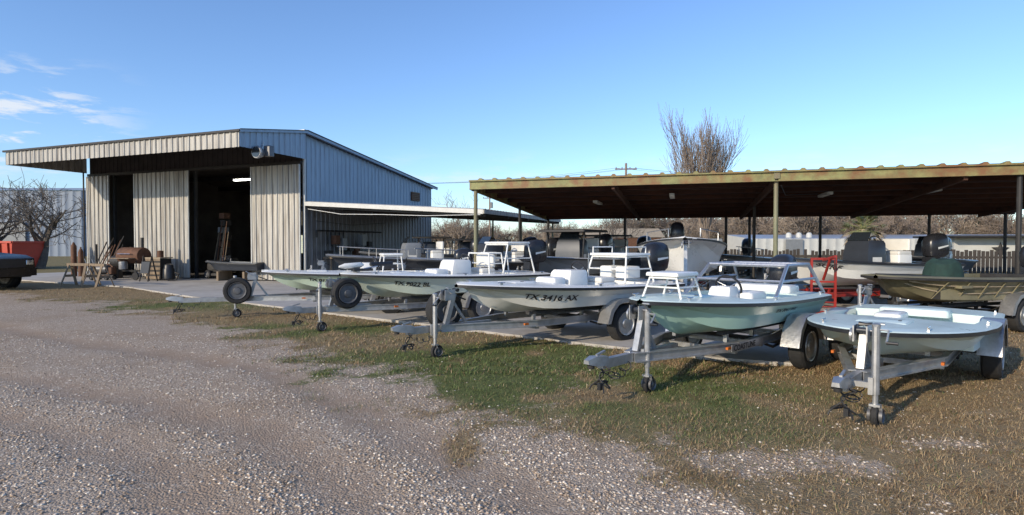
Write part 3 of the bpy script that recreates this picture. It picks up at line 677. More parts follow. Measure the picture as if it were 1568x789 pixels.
mb.add([(-13.35,10.9,0),(-.1,10.9,0),(-.1,10.9,4.85),(-13.35,10.9,4.85)],[(0,1,2,3)],m_inside)
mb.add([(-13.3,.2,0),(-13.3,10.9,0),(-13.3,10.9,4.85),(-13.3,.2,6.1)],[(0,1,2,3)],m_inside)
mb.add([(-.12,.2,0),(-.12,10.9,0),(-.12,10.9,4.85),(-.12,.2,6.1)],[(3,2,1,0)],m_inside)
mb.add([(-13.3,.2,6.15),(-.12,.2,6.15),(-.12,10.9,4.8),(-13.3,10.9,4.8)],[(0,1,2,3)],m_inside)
for yy in (2.5,5,7.5): mb.beam((-13,yy,zr(yy)-.35),(-.2,yy,zr(yy)-.35),.12,.25,m_dark)
mb.obj('interior_shell',bld)
mb=MB();mb.box((-5.4,2.2,4.78),(1.5,.14,.06),m_lamp);mb.box((-5.4,2.2,4.84),(1.6,.2,.05),m_white);mb.obj('shop_light',bld)
mb=MB()
mb.box((-4.0,5.2,2.75),(4.0,2.2,.10),m_wood);mb.box((-4.0,4.05,2.7),(4.0,.06,.26),m_tarp)
for xx in (-5.9,-4.0,-2.1): mb.box((xx,4.15,1.35),(.12,.12,2.7),m_tarp)
for k in range(8): mb.box((-5.6+k*.46,4.6,2.95+.1*(k%3)),(.38,.5,.3+.2*((k*7)%3)),[m_brown,m_tarp,m_gray][k%3])
for zz in (3.6,4.0): mb.beam((-6,4.3,zz),(-2,4.3,zz),.12,.05,m_wood)
for xx in (-10.9,-12.6):
    for yy in (3,3.6): mb.box((xx,yy,1.3),(.06,.06,2.6),m_dark)
for zz in (.4,1.1,1.8,2.5):
    mb.box((-11.75,3.3,zz),(1.8,.6,.04),m_wood)
    for k in range(5): mb.box((-12.4+k*.33,3.3,zz+.16),(.24,.35,.2+.1*(k%2)),[m_red,m_tarp,m_gray,m_brown,m_white][k])
mb.box((-4.6,3.2,.88),(2.0,.7,.06),m_tarp);mb.box((-3.2,3.6,1.6),(1.0,.3,.9),m_gelp);mb.box((-4.9,3.7,1.9),(1.2,.06,.8),m_tarp)
for xx in (-5.5,-3.7):
    for yy in (2.9,3.5): mb.box((xx,yy,.43),(.08,.08,.86),m_wood)
for k in range(6): mb.box((-5.3+.3*k,3.2,1.0+.04*(k%3)),(.2,.3,.2+.12*((k*5)%3)),[m_red,m_gray,m_tarp,m_white,m_blk,m_brown][k])
for k in range(9): mb.box((-6.05+.05*(k%3),1.4+.1*(k%2),.25+.34*k),(.3,.4,.26),[m_brown,m_dark,m_gray,m_woodd][k%4])
for k in range(7): mb.tube([(-6.2+.12*k,.8,0),(-6.1+.1*k,1.2,2.2+.25*(k%3))],.02,[m_wood,m_dark,m_brown][k%3],5)
mb.obj('interior_shelving_and_bench',bld)
e=empty('riding_mower',(0,0,0));e.parent=bld;e.location=(-5.1,.6,0)
mb=MB();mb.rbox((-.5,0,.55),(.8,.5,.35),m_dark,r=.08);mb.box((.2,0,.38),(1.5,.5,.12),m_dark);mb.rbox((.35,0,.55),(.4,.42,.14),m_blk,r=.05);mb.rbox((.55,0,.78),(.1,.42,.35),m_blk,r=.04)
for xx,r in ((-.6,.2),(.55,.28)):
    for sg in (-1,1): wheel(mb,(xx,sg*.4,r),r,.18,m_rimd)
mb.tube([(-.1,0,.6),(.05,0,.95)],.02,m_blk,6);mb.tube([(.05+.05*math.cos(a),.17*math.sin(a),.95+.12*math.cos(a)) for a in [k*math.pi/8 for k in range(17)]],.012,m_blk,6)
mb.rbox((0,0,.2),(.8,.95,.12),m_dark,r=.05);mb.obj('body',e)
e=empty('small_workboat',(0,0,0));e.parent=bld;e.location=(-4.3,-.5,0);e.rotation_euler=(0,0,.15)
mb=MB();H=Hull(-.6,2.9,1.2,.42,.78,.86,.6,vee=.05,rise=.2);H.build(mb,m_navy,m_gray,m_blk,m_navy,(.3,.9),.3)
for xx in (.3,1.6): mb.box((xx,0,.21),(.1,.9,.40),m_wood)
mb.obj('hull',e)
e=empty('flood_lamp');e.parent=bld;e.location=(.2,-2.4,5.15)
mb=MB();mb.tube([(0,0,.4),(0,-.1,.1),(.05,-.15,0)],.02,m_alu,6);mb.lathe((.1,-.3,-.05),[(-.2,.22),(-.15,.25),(.1,.16),(.2,.1)],m_alu,'Y',14);mb.lathe((.1,-.51,-.05),[(0,.2),(.01,.19)],m_glass,'Y',14)
mb.rbox((.35,-.1,.02),(.3,.25,.4),m_rimd,r=.03)
mb.tube([(0,0,.3),(-.8,-.9,.25),(-1.3,-1.1,.35)],.014,m_white,6);mb.obj('lamp_head',e)
# lean-to
lt=empty('lean_to_shed');lt.parent=bld;LW=8.4;LD=10.0
mb=MB()
v=Vector((LW,0,-.5));l=v.length;v/=l
mb.sheet((.03,LD,3.42),(0,-1,0),v,Vector((0,-1,0)).cross(v),LD,0,l,m_roof,.3,.03)
mb.obj('roof',lt)
mb=MB()
mb.beam((.1,-.03,3.33),(LW,-.03,2.83),.04,.17,m_trimw);mb.beam((LW+.03,-.05,2.83),(LW+.03,LD,2.83),.05,.14,m_fascia)
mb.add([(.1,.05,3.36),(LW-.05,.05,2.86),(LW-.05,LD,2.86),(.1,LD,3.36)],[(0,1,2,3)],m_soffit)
for yy in (.2,2.6,5.0,7.4,9.8): mb.beam((.1,yy,3.24),(LW,yy,2.74),.08,.16,m_dark)
for xx in (2.8,5.6,8.25): mb.beam((xx,0.05,3.26-.06*xx+.0),(xx,LD,3.26-.06*xx),.06,.1,m_dark)
for yy in (.2,5,9.8): mb.tube([(LW-.35,yy,0),(LW-.35,yy,2.75)],.05,m_post,8)
mb.tube([(4.6,9.8,0),(4.6,9.8,3.0)],.05,m_post,8)
mb.tube([(.3,-.06,3.1),(2,-.06,2.85),(4,-.06,2.8),(6,-.06,2.72),(8.3,-.06,2.72)],.012,m_white,5)
mb.obj('framing',lt)
mb=MB()
mb.tube([(.2,.6,2.2),(.2,5.5,2.2)],.04,m_dark,6);mb.tube([(.2,.6,2.2),(.2,.6,1.9)],.04,m_dark,6);mb.tube([(.15,.5,2.9),(.5,.2,2.6),(.25,3,2.5),(.2,6,2.7)],.012,m_blk,5)
for k in range(7):
    mb.box((.35,1.2+.5*k,1.2+.2*((k*3)%4)),(.25,.3,.25+.15*(k%3)),[m_dark,m_brown,m_gray][k%3])
mb.beam((.45,1,1.0),(.45,5,1.0),.5,.05,m_wood)
for k in range(5): mb.tube([(.15,1.3+.3*k,2.15),(.2,1.3+.3*k,1.6-.1*(k%2))],.03,[m_dark,m_rub][k%2],6)
for yy in (1.1,3,4.9): mb.box((.55,yy,.5),(.06,.06,1.0),m_wood)
mb.obj('wall_bench_and_pipes',lt)
def at(lx,ly): 
    c,s_=.932,-.363;return (-8.9+lx*c-ly*s_,25.1+lx*s_+ly*c,.035)
R0=math.atan2(-.363,.932)
def sawhorse(p,rz):
    e=empty('sawhorse',p,rz);mb=MB();mb.beam((-.55,0,.82),(.55,0,.82),.09,.1,m_wood)
    for sx in (-1,1):
        for sy in (-1,1): mb.beam((sx*.42,sy*.05,.8),(sx*.52,sy*.32,0),.09,.035,m_wood)
        mb.beam((sx*.47,-.2,.38),(sx*.47,.2,.38),.03,.09,m_wood)
    mb.obj('frame',e)
sawhorse((-16.9,22.9,.035),rad(-15));sawhorse((-15.8,22.4,.035),rad(-30))
e=empty('barrel_smoker_grill',at(-8.2,-1.6),R0);e.scale=(1.15,1.15,1.15);mb=MB()
mb.lathe((0,0,.95),[(-.62,.05),(-.6,.30),(-.55,.32),(.55,.32),(.6,.30),(.62,.05)],m_brown,'X',20);mb.lathe((-.85,0,.72),[(-.26,.05),(-.25,.22),(.25,.22),(.26,.05)],m_dark,'X',16)
mb.tube([(.5,0,1.2),(.5,0,1.65)],.06,m_dark,8);mb.tube([(-.35,-.33,1.02),(-.35,-.4,1.02),(.35,-.4,1.02),(.35,-.33,1.02)],.014,m_rim,6)
for sx in (-.45,.45):
    for sy in (-.22,.22): mb.tube([(sx,sy,.75),(sx*1.1,sy*1.4,.05)],.02,m_dark,6)
mb.beam((-.5,0,.35),(.5,0,.35),.5,.03,m_dark);mb.box((0,-.45,.85),(1.0,.25,.03),m_wood);mb.lathe((.5,.0,.16),[(-.32,.16),(-.28,.16)],m_rub,'Y',14);mb.lathe((-.1,-.35,.42),[(0,.14),(.02,.15),(.3,.15),(.32,.05)],m_alu,'Z',14)
mb.obj('grill_body',e)
e=empty('wooden_crate',at(-7.0,-1.3),R0+.1);mb=MB()
mb.box((0,0,.5),(.8,.6,.9),m_dark)
for k in range(5): mb.box((-.0,-.33,.12+k*.2),(.86,.03,.12),m_wood)
mb.box((0,0,.99),(.9,.7,.05),m_tarp);mb.lathe((.1,0,1.0),[(0,.13),(.3,.13),(.32,.05)],m_brown,'Z',12);mb.obj('crate_body',e)
e=empty('shop_vacuum',at(-6.0,-1.6),0);mb=MB();mb.lathe((0,0,.0),[(0.05,.2),(.1,.24),(.5,.23),(.55,.2),(.7,.18),(.75,.08)],m_blk,'Z',16);mb.tube([(.2,0,.4),(.5,-.1,.3),(.5,-.3,.05),(.2,-.4,.04)],.03,m_dark,8);mb.obj('vacuum_body',e)
e=empty('folding_easel_stand',at(-6.5,-2.2),R0);mb=MB()
for sx in (-.25,.25): mb.beam((sx,-.2,0),(sx,0,1.1),.04,.04,m_woodd);mb.beam((sx,.25,0),(sx,0,1.1),.04,.04,m_woodd)
mb.box((0,-.12,.6),(.5,.03,.5),m_blk,R=Matrix.Rotation(rad(-10),3,'X'));mb.obj('stand',e)
e=empty('electric_motor_cart',at(-9.2,-2.3),R0+.3);mb=MB()
mb.box((0,0,.25),(.9,.5,.05),m_dark);mb.lathe((0,0,.48),[(-.3,.05),(-.28,.2),(.25,.2),(.3,.1)],m_rimd,'X',16);mb.rbox((.35,.05,.42),(.25,.3,.3),m_brown,r=.03)
for sx in (-.35,.35):
    for sg in (-.24,.24): wheel(mb,(sx,sg,.11),.11,.06,m_rimd,14)
mb.tube([(-.45,-.2,.27),(-.7,-.2,.95),(-.7,.2,.95),(-.45,.2,.27)],.015,m_alu,6);mb.obj('cart',e)
e=empty('scrap_metal_rack',at(-11.0,-.7),R0);mb=MB();rr=random.Random(3)
for k in range(12):
    a=rr.uniform(-.6,.9);mb.tube([(a,-.3-rr.random()*.4,0),(a+rr.uniform(-.3,.3),.2,rr.uniform(1.0,2.0))],rr.uniform(.012,.03),[m_brown,m_dark,m_woodd][k%3],6)
mb.box((.3,-.2,.35),(.9,.5,.6),m_brown);mb.box((.9,-.4,.25),(.4,.4,.5),m_dark);mb.tube([(-.9,-.1,0),(-.9,-.1,1.6)],.06,m_dark,8);mb.obj('rods_and_bins',e)
e=empty('gas_cylinder',at(-13.2,-.7),0);mb=MB();mb.lathe((0,0,0),[(0,.12),(1.2,.12),(1.32,.07),(1.4,.03),(1.46,.04)],m_brown,'Z',14);mb.lathe((-.35,0,0),[(0,.13),(1.5,.13),(1.6,.07),(1.7,.03)],m_brown,'Z',14);mb.obj('cylinder_body',e)
# ------------------------------------------------------------ carport
cp=empty('metal_carport',(-1.21,17.05,0),math.atan2(-.281,.96));CW=17.5;CD=9.7
mb=MB();slope(mb,0,CW,-.12,3.50,CD,3.0,m_olive,.42,.045,1,m_olive);mb.obj('roof_sheets',cp)
zp=lambda yy:3.47-.052*yy
mb=MB()
mb.beam((0,-.03,3.355),(8.12,-.03,3.355),.05,.24,m_olive);mb.beam((8.2,-.03,3.355),(CW,-.03,3.355),.05,.24,m_olive)
mb.beam((0,-.07,3.245),(CW,-.07,3.245),.05,.02,m_olive);mb.beam((0,-.09,3.475),(CW,-.09,3.475),.07,.035,m_olive)
mb.beam((.03,0,3.33),(.03,CD,2.83),.05,.22,m_olive)
mb.obj('edge_beams',cp)
mb=MB()
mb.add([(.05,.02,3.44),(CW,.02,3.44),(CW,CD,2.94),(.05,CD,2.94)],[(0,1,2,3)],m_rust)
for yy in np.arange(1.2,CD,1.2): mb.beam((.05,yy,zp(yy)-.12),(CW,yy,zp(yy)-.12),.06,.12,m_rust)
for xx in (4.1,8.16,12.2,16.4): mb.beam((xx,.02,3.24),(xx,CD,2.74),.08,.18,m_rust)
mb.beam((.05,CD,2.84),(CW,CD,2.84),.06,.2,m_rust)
mb.obj('purlins_and_deck',cp)
mb=MB()
for xx in (.15,8.16,13.25,17.2): mb.tube([(xx,.05,0),(xx,.05,3.3)],.055,m_post if xx<9 else m_dark,10)
for xx in (.15,8.16,16.4): mb.tube([(xx,4.8,0),(xx,4.8,3.1)],.05,m_dark,8)
for xx in (.12,3.5,7.6,8.5,11.1,14.8,17.2): mb.tube([(xx,CD-.05,0),(xx,CD-.05,2.85)],.055,m_dark,8)
mb.box((8.16,.05,3.40),(.14,.26,.2),m_post)
mb.obj('posts',cp)
mb=MB()
for xx,yy in ((3.2,3.5),(5.6,2.2),(9.8,2.6),(12.3,2.4)): mb.box((xx,yy,zp(yy)-.26),(.14,1.25,.07),m_farw,0)
mb.tube([(8.3,.2,3.15),(8.6,1.5,3.0),(9.6,2.6,3.1)],.012,m_blk,5)
mb.obj('light_fixtures',cp)
# ------------------------------------------------------------ fence, far buildings etc.
e=empty('wood_picket_fence',(0,0,0));mb=MB();rr=random.Random(5)
def fence(a,b,h):
    a=Vector(a);b=Vector(b);n=int((b-a).length/.16);t=(b-a).normalized();rz=math.atan2(t.y,t.x)
    for k in range(n):
        if rr.random()<.03: continue
        p=a+t*k*.16;hh=h+rr.uniform(-.06,.06);mb.box((p.x,p.y,hh/2),(.135,.02,hh),m_woodd,rz)
    for z_ in (.3,h-.3): mb.beam((a.x,a.y+.03,z_),(b.x,b.y+.03,z_),.05,.09,m_woodd)
fence((9.5,30,0),(36,21.5,0),1.35);fence((3,33,0),(9.5,31,0),1.5)
mb.obj('pickets',e)
e=empty('long_white_metal_building',(0,0,0));mb=MB()
mb.sheet((34,84,0),(1,-.06,0),(0,0,1),(0,-1,0),80,0,2.3,m_farw,1.2,.05);mb.add([(34,84,2.3),(114,79.2,2.3),(114,90,3.0),(34,94,3.0)],[(0,1,2,3)],m_roof)
mb.add([(34,84,0),(34,94,0),(34,94,3.0),(34,84,2.3)],[(0,1,2,3)],m_farw)
for k in range(6): mb.box((40+11*k,83.3-.66*k,1.1),(2.4,.2,2.2),m_gray)
mb.obj('walls_and_roof',e)
e=empty('small_shed_with_star',(0,0,0));mb=MB()
mb.box((31.5,36.5,1.0),(9,4,2.0),m_farw,rad(-12));mb.box((31.5,36.2,2.08),(10,5.4,.12),m_dark,rad(-12))
cx,cy=29.0,34.95
pts=[(cx+.5*(1 if k%2==0 else .42)*math.sin(k*math.pi/5)*.98,cy-.05-.2*.5*(1 if k%2==0 else .42)*math.sin(k*math.pi/5),1.28+.5*(1 if k%2==0 else .42)*math.cos(k*math.pi/5)) for k in range(10)]
mb.add(pts+[(cx,cy-.12,1.28)],[(10,(k+1)%10,k) for k in range(10)],m_dark);mb.obj('shed_walls_roof_star',e)
for px_ in (40.7,42.2,43.7):
    mb=MB();mb.lathe((px_,86.5,0),[(0,.42),(2.9,.42),(3.15,.3),(3.25,.05)],m_farw,'Z',16);mb.obj('white_storage_tank')
e=empty('distant_barn',(0,0,0));mb=MB()
mb.box((14.5,78,1.2),(9,6,2.4),m_brown);mb.add([(9.5,74.8,2.4),(19.5,74.8,2.4),(19.5,78,3.6),(9.5,78,3.6)],[(0,1,2,3)],m_tarp);mb.add([(9.5,81.2,2.4),(19.5,81.2,2.4),(19.5,78,3.6),(9.5,78,3.6)],[(3,2,1,0)],m_tarp)
mb.box((22,70,1.1),(5,3,2.2),m_gray);mb.obj('barn_walls_roof',e)
e=empty('blue_metal_warehouse',(0,0,0));mb=MB()
mb.sheet((-110,74,0),(1,0,0),(0,0,1),(0,-1,0),56,0,8.3,m_farb,1.0,.06);mb.add([(-54,74,0),(-54,96,0),(-54,96,8.3),(-54,85,9.6),(-54,74,8.3)],[(0,1,2,3,4)],m_farb)
mb.add([(-110,73.8,8.3),(-53.8,73.8,8.3),(-53.8,85,9.6),(-110,85,9.6)],[(0,1,2,3)],m_roof);mb.box((-63,73.8,2.2),(4,.2,4.2),m_gray);mb.box((-72,73.8,1.1),(1.1,.2,2.2),m_white);mb.obj('walls_and_roof',e)
e=empty('roll_off_dumpster',(-33.2,38,0),rad(-8));mb=MB()
w,l_,h_=2.3,4.6,1.75
rg=[[(sx*l_/2*f,sy*w/2*f,z_) for sx,sy in ((-1,-1),(1,-1),(1,1),(-1,1))] for z_,f in ((.15,.93),(h_,1))]
mb.loft(rg,m_redo,True,True,False);mb.loft([[(sx*l_/2*.9,sy*w/2*.9,h_+0.001) for sx,sy in ((-1,-1),(1,-1),(1,1),(-1,1))],[(sx*l_/2*.88,sy*w/2*.88,.3) for sx,sy in ((-1,-1),(1,-1),(1,1),(-1,1))]],m_dark,True,False,True)
for sy in (-1,1): mb.beam((-l_/2,sy*w/2,h_),(l_/2,sy*w/2,h_),.12,.12,m_redo)
for sx in (-1,1): mb.beam((sx*l_/2,-w/2,h_),(sx*l_/2,w/2,h_),.12,.12,m_redo)
for k in range(8):
    xx=-l_/2+.3+k*(l_-.6)/7;mb.beam((xx,-w/2*.95-.02,.2),(xx,-w/2-.05,h_-.06),.09,.09,m_redo)
mb.box((-1.4,0,2.1),(1.2,1.6,.7),m_redo,taper=.85)
flat_text(mb,'DISPOSAL',.32,(-.0,-w/2-.12,1.05),m_white);flat_text(mb,'555-0144',.26,(-.0,-w/2-.12,.7),m_white);mb.obj('dumpster_body',e)
e=empty('pickup_truck',(-21.0,21.5,0),rad(-6));mb=MB()
prof=[(-2.9,.55),(-2.9,1.22),(-1.05,1.28),(-.85,1.30),(-.45,1.86),(.75,1.9),(1.45,1.34),(2.55,1.24),(2.88,1.12),(2.93,.55),(2.7,.42),(-2.8,.42)]
def extr(pr,hw,ins):
    out=[]
    for yy in (-hw,-hw*.98,hw*.98,hw): out.append([(a,(yy if z_<1.32 else yy*(1-ins*(z_-1.3)/.6)),z_) for a,z_ in pr])
    return out
mb.loft(extr(prof,.98,.18),m_car,True,True,True)
mb.add([(-.42,-.995,1.36),(.15,-.995,1.36),(.15,-.86,1.8),(-.22,-.86,1.8)],[(0,1,2,3)],m_glass);mb.add([(.22,-.995,1.36),(1.2,-.995,1.36),(.72,-.86,1.8),(.22,-.86,1.8)],[(0,1,2,3)],m_glass)
mb.add([(1.42,-.85,1.38),(1.42,.85,1.38),(.82,.72,1.84),(.82,-.72,1.84)],[(0,1,2,3)],m_glass)
for xx in (-1.85,1.85):
    for sg in (-1,1):
        wheel(mb,(xx,sg*.86,.41),.41,.27,m_rimd);mb.lathe((xx,sg*.975,.44),[(0,.50),(sg*.02,.50),(sg*.021,.46)],m_blk,'Y',20)
mb.box((2.95,0,.62),(.12,1.9,.28),m_car);mb.box((2.93,0,.95),(.06,1.1,.3),m_blk)
for sg in (-1,1): mb.rbox((2.86,sg*.76,.98),(.14,.30,.18),m_rim,r=.03);mb.rbox((1.15,sg*1.1,1.42),(.14,.22,.2),m_car,r=.04)
mb.tube([(-1.1,.9,1.9),(-1.1,.9,1.3)],.03,m_dark,6);mb.tube([(-1.0,-.9,1.9),(-1.0,.9,1.9)],.03,m_dark,6)
mb.obj('body',e)
def upole(loc,h,arm=True):
    e=empty('utility_pole',loc);mb=MB();mb.tube([(0,0,0),(0,0,h)],[.17,.11],m_bark,10)
    if arm:
        mb.beam((-1.1,0,h-.6),(1.1,0,h-.6),.1,.12,m_bark)
        for xx in (-1,-.4,.4,1): mb.lathe((xx,0,h-.54),[(0,.05),(.1,.06),(.16,.02)],m_gray,'Z',8)
        mb.lathe((.3,-.1,h-2.2),[(0,.22),(.9,.22),(.95,.1)],m_gray,'Z',12)
    mb.obj('pole',e)
upole((11.6,60,0),9.8);upole((-3.6,95,0),9.5)
e=empty('power_line',(0,0,0));mb=MB()
def wire(a,b,sag,r=.010):
    a=Vector(a);b=Vector(b);mb.tube([a.lerp(b,t)-Vector((0,0,sag*4*t*(1-t))) for t in [k/16 for k in range(17)]],r,m_dark,4)
for dx in (-1,.4,1): wire((11.6+dx,60,9.3),(-30+dx,66,9.2),1.2);wire((11.6+dx,60,9.3),(70,64,9.0),1.3)
mb.obj('wires',e)
# ------------------------------------------------------------ trees
def tree(seed,h,trunk,spread,up,mat,r0=.2,lev=5,rmin=.012,kids=(3,5),start=.35,n0=6,wob=.13,sp0=None):
    rr=random.Random(seed);mb=MB()
    def grow(p,d,l,r,k):
        n=4 if k<3 else 2;pts=[p.copy()];rs=[r];dd=d.copy()
        for i in range(n):
            dd=(dd+Vector((rr.gauss(0,wob),rr.gauss(0,wob),rr.gauss(0,.06)+up*.10))).normalized();pts.append(pts[-1]+dd*l/n);rs.append(max(r*(1-.55*(i+1)/n),rmin*.7))
        mb.tube(pts,rs,mat,7 if k==0 else 5 if k<2 else 3,False)
        if k>=lev: return
        c=rr.randint(*kids) if k else n0
        for j in range(c):
            t=start+(1-start)*(j+rr.random())/c if k else .35+.65*(j+1)/c
            i=min(int(t*n),n-1);q=pts[i].lerp(pts[i+1],t*n-i);a=rr.random()*6.28+j*2.4
            side=dd.cross(Vector((math.cos(a),math.sin(a),.3))).normalized()
            s_=(sp0 if (sp0 is not None and k==0) else spread)*rr.uniform(.7,1.2)
            nd_=(dd*(1-s_)+side*s_*(1.1 if k else 1)+Vector((0,0,up*.25))).normalized()
            grow(q,nd_,l*rr.uniform(.5,.78) if k else l*rr.uniform(.8,1.15),max(r*(1-.5*t)*.55,rmin),k+1)
    grow(Vector((0,0,0)),Vector((0,0,1)),trunk,r0,0)
    zs=max(v[2] for v in mb.v);f=h/zs;mb.v=[(a*f,b_*f,c*f) for a,b_,c in mb.v]
    return mb
def place(name,mb,loc,sc=1,rz=0):
    o=mb.obj(name,None,False);o.location=loc;o.rotation_euler=(0,0,rz);o.scale=(sc,sc,sc) if not isinstance(sc,tuple) else sc;return o
place('bare_tree',tree(11,11.2,3.6,.33,.95,m_bark,.24,4,.015,(5,7),.2,13,.09,.50),(13.4,40,0),(.78,.78,1.0))
place('bare_oak_tree',tree(21,6.6,2.2,.62,.25,m_barkd,.26,4,.014,(3,5),.3,7,.2,.6),(-31.0,38.5,0))
place('bare_oak_tree',tree(22,6.2,2.0,.62,.25,m_barkd,.24,4,.014,(3,5),.3,7,.2,.6),(-35.5,40,0))
place('bare_tree',tree(24,5.6,2.2,.5,.5,m_bark,.16,4,.014,(3,4),.3,6),(-4.2,44,0))
place('bare_tree',tree(25,5.0,2.0,.5,.5,m_barkd,.14,4,.014,(3,4),.3,6),(9.0,48,0))
tl=empty('distant_tree_line',(0,0,0))
temps=[tree(40+k,9.0,2.8,.58,.5,m_barkf if k%2 else m_bark,.22,4,.03,(4,5),.2,8) for k in range(5)]
tm=[t.obj('bare_tree_template_%d'%k,tl,False) for k,t in enumerate(temps)]
for k,o in enumerate(tm): o.location=(35+k*9,118,0)
rr=random.Random(9)
for k in range(230):
    a=-62+124*rr.random(); d=rr.uniform(95,150)
    if a<-25 and d<112: d+=20
    x_=math.tan(rad(a))*d if abs(a)<60 else math.tan(rad(60))*d
    s_=rr.uniform(.6,1.0)*(1.0 if x_<20 else 1.0+min(.3,(x_-20)/200))
    if x_<20: s_*=.72
    o=bpy.data.objects.new('bare_tree_part',tm[rr.randrange(5)].data);S.collection.objects.link(o);o.parent=tl;o.location=(x_,d,0);o.scale=(s_*1.3,s_*1.3,s_);o.rotation_euler=(0,0,rr.random()*6.28)
def scrub(n,fx,name,colr,sz):
    ps=[fx() for _ in range(n)];P=np.array([p[:3] for p in ps]);s=np.array([p[3] for p in ps])
    k=len(P);d=rng.normal(0,1,(k,3,3));d/=np.linalg.norm(d,axis=2,keepdims=True)
    V=(P[:,None,:]+d*s[:,None,None]*sz).reshape(-1,3);F=np.arange(k*3).reshape(-1,3)
    c=np.array([colr])*(.5+1.0*rng.random((k,1)));return np_mesh(name,V,F,attr_mat(name+'_leaf',.9),np.repeat(c,3,0))
def fx():
    a=rad(-60+120*rr.random());d=rr.uniform(110,135);x_=math.tan(a)*d
    top=1.6+2.2*vnoise(x_,0,.09)+1.0*vnoise(x_,5,.4)
    return (x_,d,rr.random()*float(top),.35)
scrub(26000,fx,'distant_brush',(.18,.14,.09),1.0)
def fx2():
    c=rr.choice([(46,112),(58,118),(64,116),(82,118),(95,120),(24,104),(102,118),(-60,120)]);t=rr.random();a=rr.random()*6.28;rr_=(1-t)**.6*3.2*rr.random()**.5
    return (c[0]+math.cos(a)*rr_,c[1]+math.sin(a)*rr_,.5+t*6.2,.3)
scrub(9000,fx2,'evergreen_trees',(.07,.08,.045),1.0)
e=empty('palm_tree',(17.9,30.0,0));mb=MB();mb.tube([(0,0,0),(.05,0,1.2),(0,.02,2.4)],[.22,.18,.17],m_tarp,10)
rp=random.Random(2)
for k in range(60):
    a=rp.random()*6.28;el=rp.uniform(-.8,1.3);l_=rp.uniform(.5,.7);d=Vector((math.cos(a)*math.cos(el),math.sin(a)*math.cos(el),math.sin(el)))
    b0=Vector((0,0,2.4));c0=b0+d*l_;mb.tube([b0,c0],.014,m_palm,4)
    s1=d.cross(Vector((0,0,1))).normalized()
    for j in range(-5,6):
        t=j/5*1.1;q=(d*math.cos(t)+s1*math.sin(t)).normalized();tip=c0+q*.55+Vector((0,0,-.14-.08*abs(j)/5))
        w=q.cross(Vector((0,0,1))).normalized()*.03;mb.add([c0,c0+q*.3+w,tip,c0+q*.3-w],[(0,1,2,3)],m_palm if el>-.2 else m_tarp)
mb.obj('trunk_and_fronds',e)
# ------------------------------------------------------------ world, sun, camera
sd=Vector((-.72,-.69,0)).normalized();el=rad(21)
w=bpy.data.worlds.new('World');S.world=w;w.use_nodes=True;nt=w.node_tree;N=nt.nodes;L=nt.links;bg=N['Background']
sky=N.new('ShaderNodeTexSky');sky.sky_type='NISHITA';sky.sun_disc=False;sky.sun_elevation=el;sky.sun_rotation=math.atan2(sd.x,sd.y)%(2*math.pi)
sky.air_density=1.0;sky.dust_density=.4;sky.ozone_density=2.4
tc=N.new('ShaderNodeTexCoord');sx=N.new('ShaderNodeSeparateXYZ');L.new(tc.outputs['Generated'],sx.inputs[0])
def math_(op,a,bb=None,c=None):
    n=N.new('ShaderNodeMath');n.operation=op
    for i,v in enumerate((a,bb,c)):
        if v is None: continue
        if isinstance(v,(int,float)): n.inputs[i].default_value=v
        else: L.new(v,n.inputs[i])
    return n.outputs[0]
def mrw(f,a,bb,c=0,d=1):
    n=N.new('ShaderNodeMapRange');n.interpolation_type='SMOOTHSTEP';L.new(f,n.inputs[0])
    for i,v in zip((1,2,3,4),(a,bb,c,d)): n.inputs[i].default_value=v
    return n.outputs[0]
mp=N.new('ShaderNodeMapping');mp.inputs['Scale'].default_value=(4.2,4.2,19);mp.inputs['Location'].default_value=(3.1,1.4,.7);L.new(tc.outputs['Generated'],mp.inputs[0])
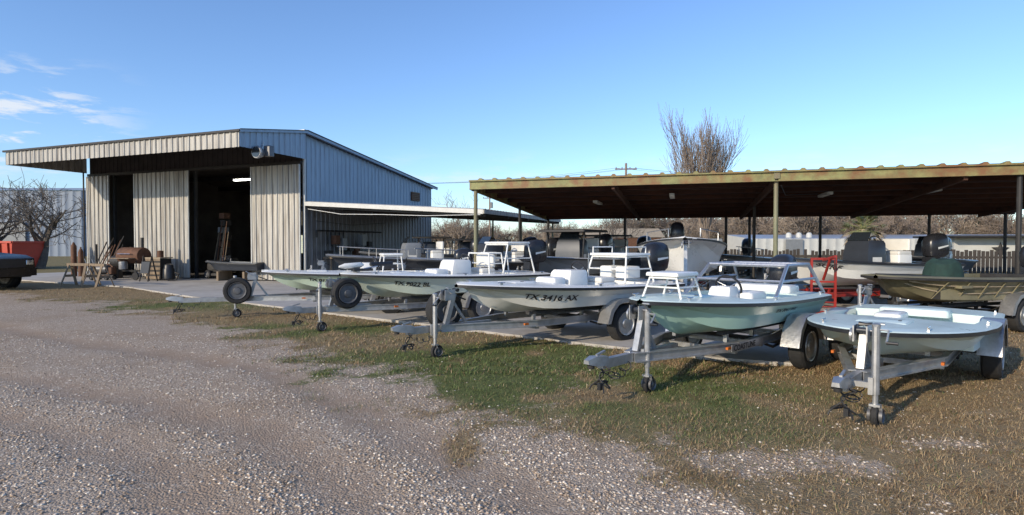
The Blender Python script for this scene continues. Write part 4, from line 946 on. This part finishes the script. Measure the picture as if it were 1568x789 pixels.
n1=N.new('ShaderNodeTexNoise');n1.inputs['Scale'].default_value=2.6;n1.inputs['Detail'].default_value=10;n1.inputs['Roughness'].default_value=.62;n1.inputs['Distortion'].default_value=.2;L.new(mp.outputs[0],n1.inputs['Vector'])
leftm=mrw(sx.outputs[0],-.62,-.50,1,0);elm=math_('MULTIPLY',mrw(sx.outputs[2],.08,.14),mrw(sx.outputs[2],.17,.26,1,0))
puff=math_('MULTIPLY',math_('MULTIPLY',mrw(n1.outputs['Fac'],.49,.62),leftm),elm)
low=math_('MULTIPLY',mrw(n1.outputs['Fac'],.46,.72,0,.55),math_('MULTIPLY',mrw(sx.outputs[2],.02,.06),mrw(sx.outputs[2],.09,.17,1,0)))
cl=math_('MINIMUM',math_('ADD',puff,low),1)
tint=N.new('ShaderNodeMix');tint.data_type='RGBA';tint.blend_type='MULTIPLY';tint.inputs[0].default_value=1;L.new(sky.outputs[0],tint.inputs[6]);tint.inputs[7].default_value=(1.05,1.22,1.50,1)
mx=N.new('ShaderNodeMix');mx.data_type='RGBA';L.new(math_('MULTIPLY',cl,.8),mx.inputs[0]);L.new(tint.outputs[2],mx.inputs[6]);mx.inputs[7].default_value=(5.9,6.1,6.4,1)
L.new(mx.outputs[2],bg.inputs['Color']);bg.inputs['Strength'].default_value=.15
sl=bpy.data.lights.new('sun','SUN');sl.energy=4.2;sl.angle=rad(.6);sl.color=(1,.86,.66);so=bpy.data.objects.new('sun',sl);S.collection.objects.link(so)
dv=Vector((sd.x*math.cos(el),sd.y*math.cos(el),math.sin(el)));so.rotation_euler=dv.to_track_quat('Z','Y').to_euler();so.location=(-20,-10,20)
cam=bpy.data.cameras.new('camera');co=bpy.data.objects.new('camera',cam);S.collection.objects.link(co);co.location=(0,0,1.7);cam.sensor_width=36;cam.lens=36*900/1568
co.rotation_euler=(rad(90-1.43),0,0);cam.clip_end=4000;cam.clip_start=.05;S.camera=co
S.view_settings.view_transform='Standard';S.view_settings.look='None';S.view_settings.exposure=0
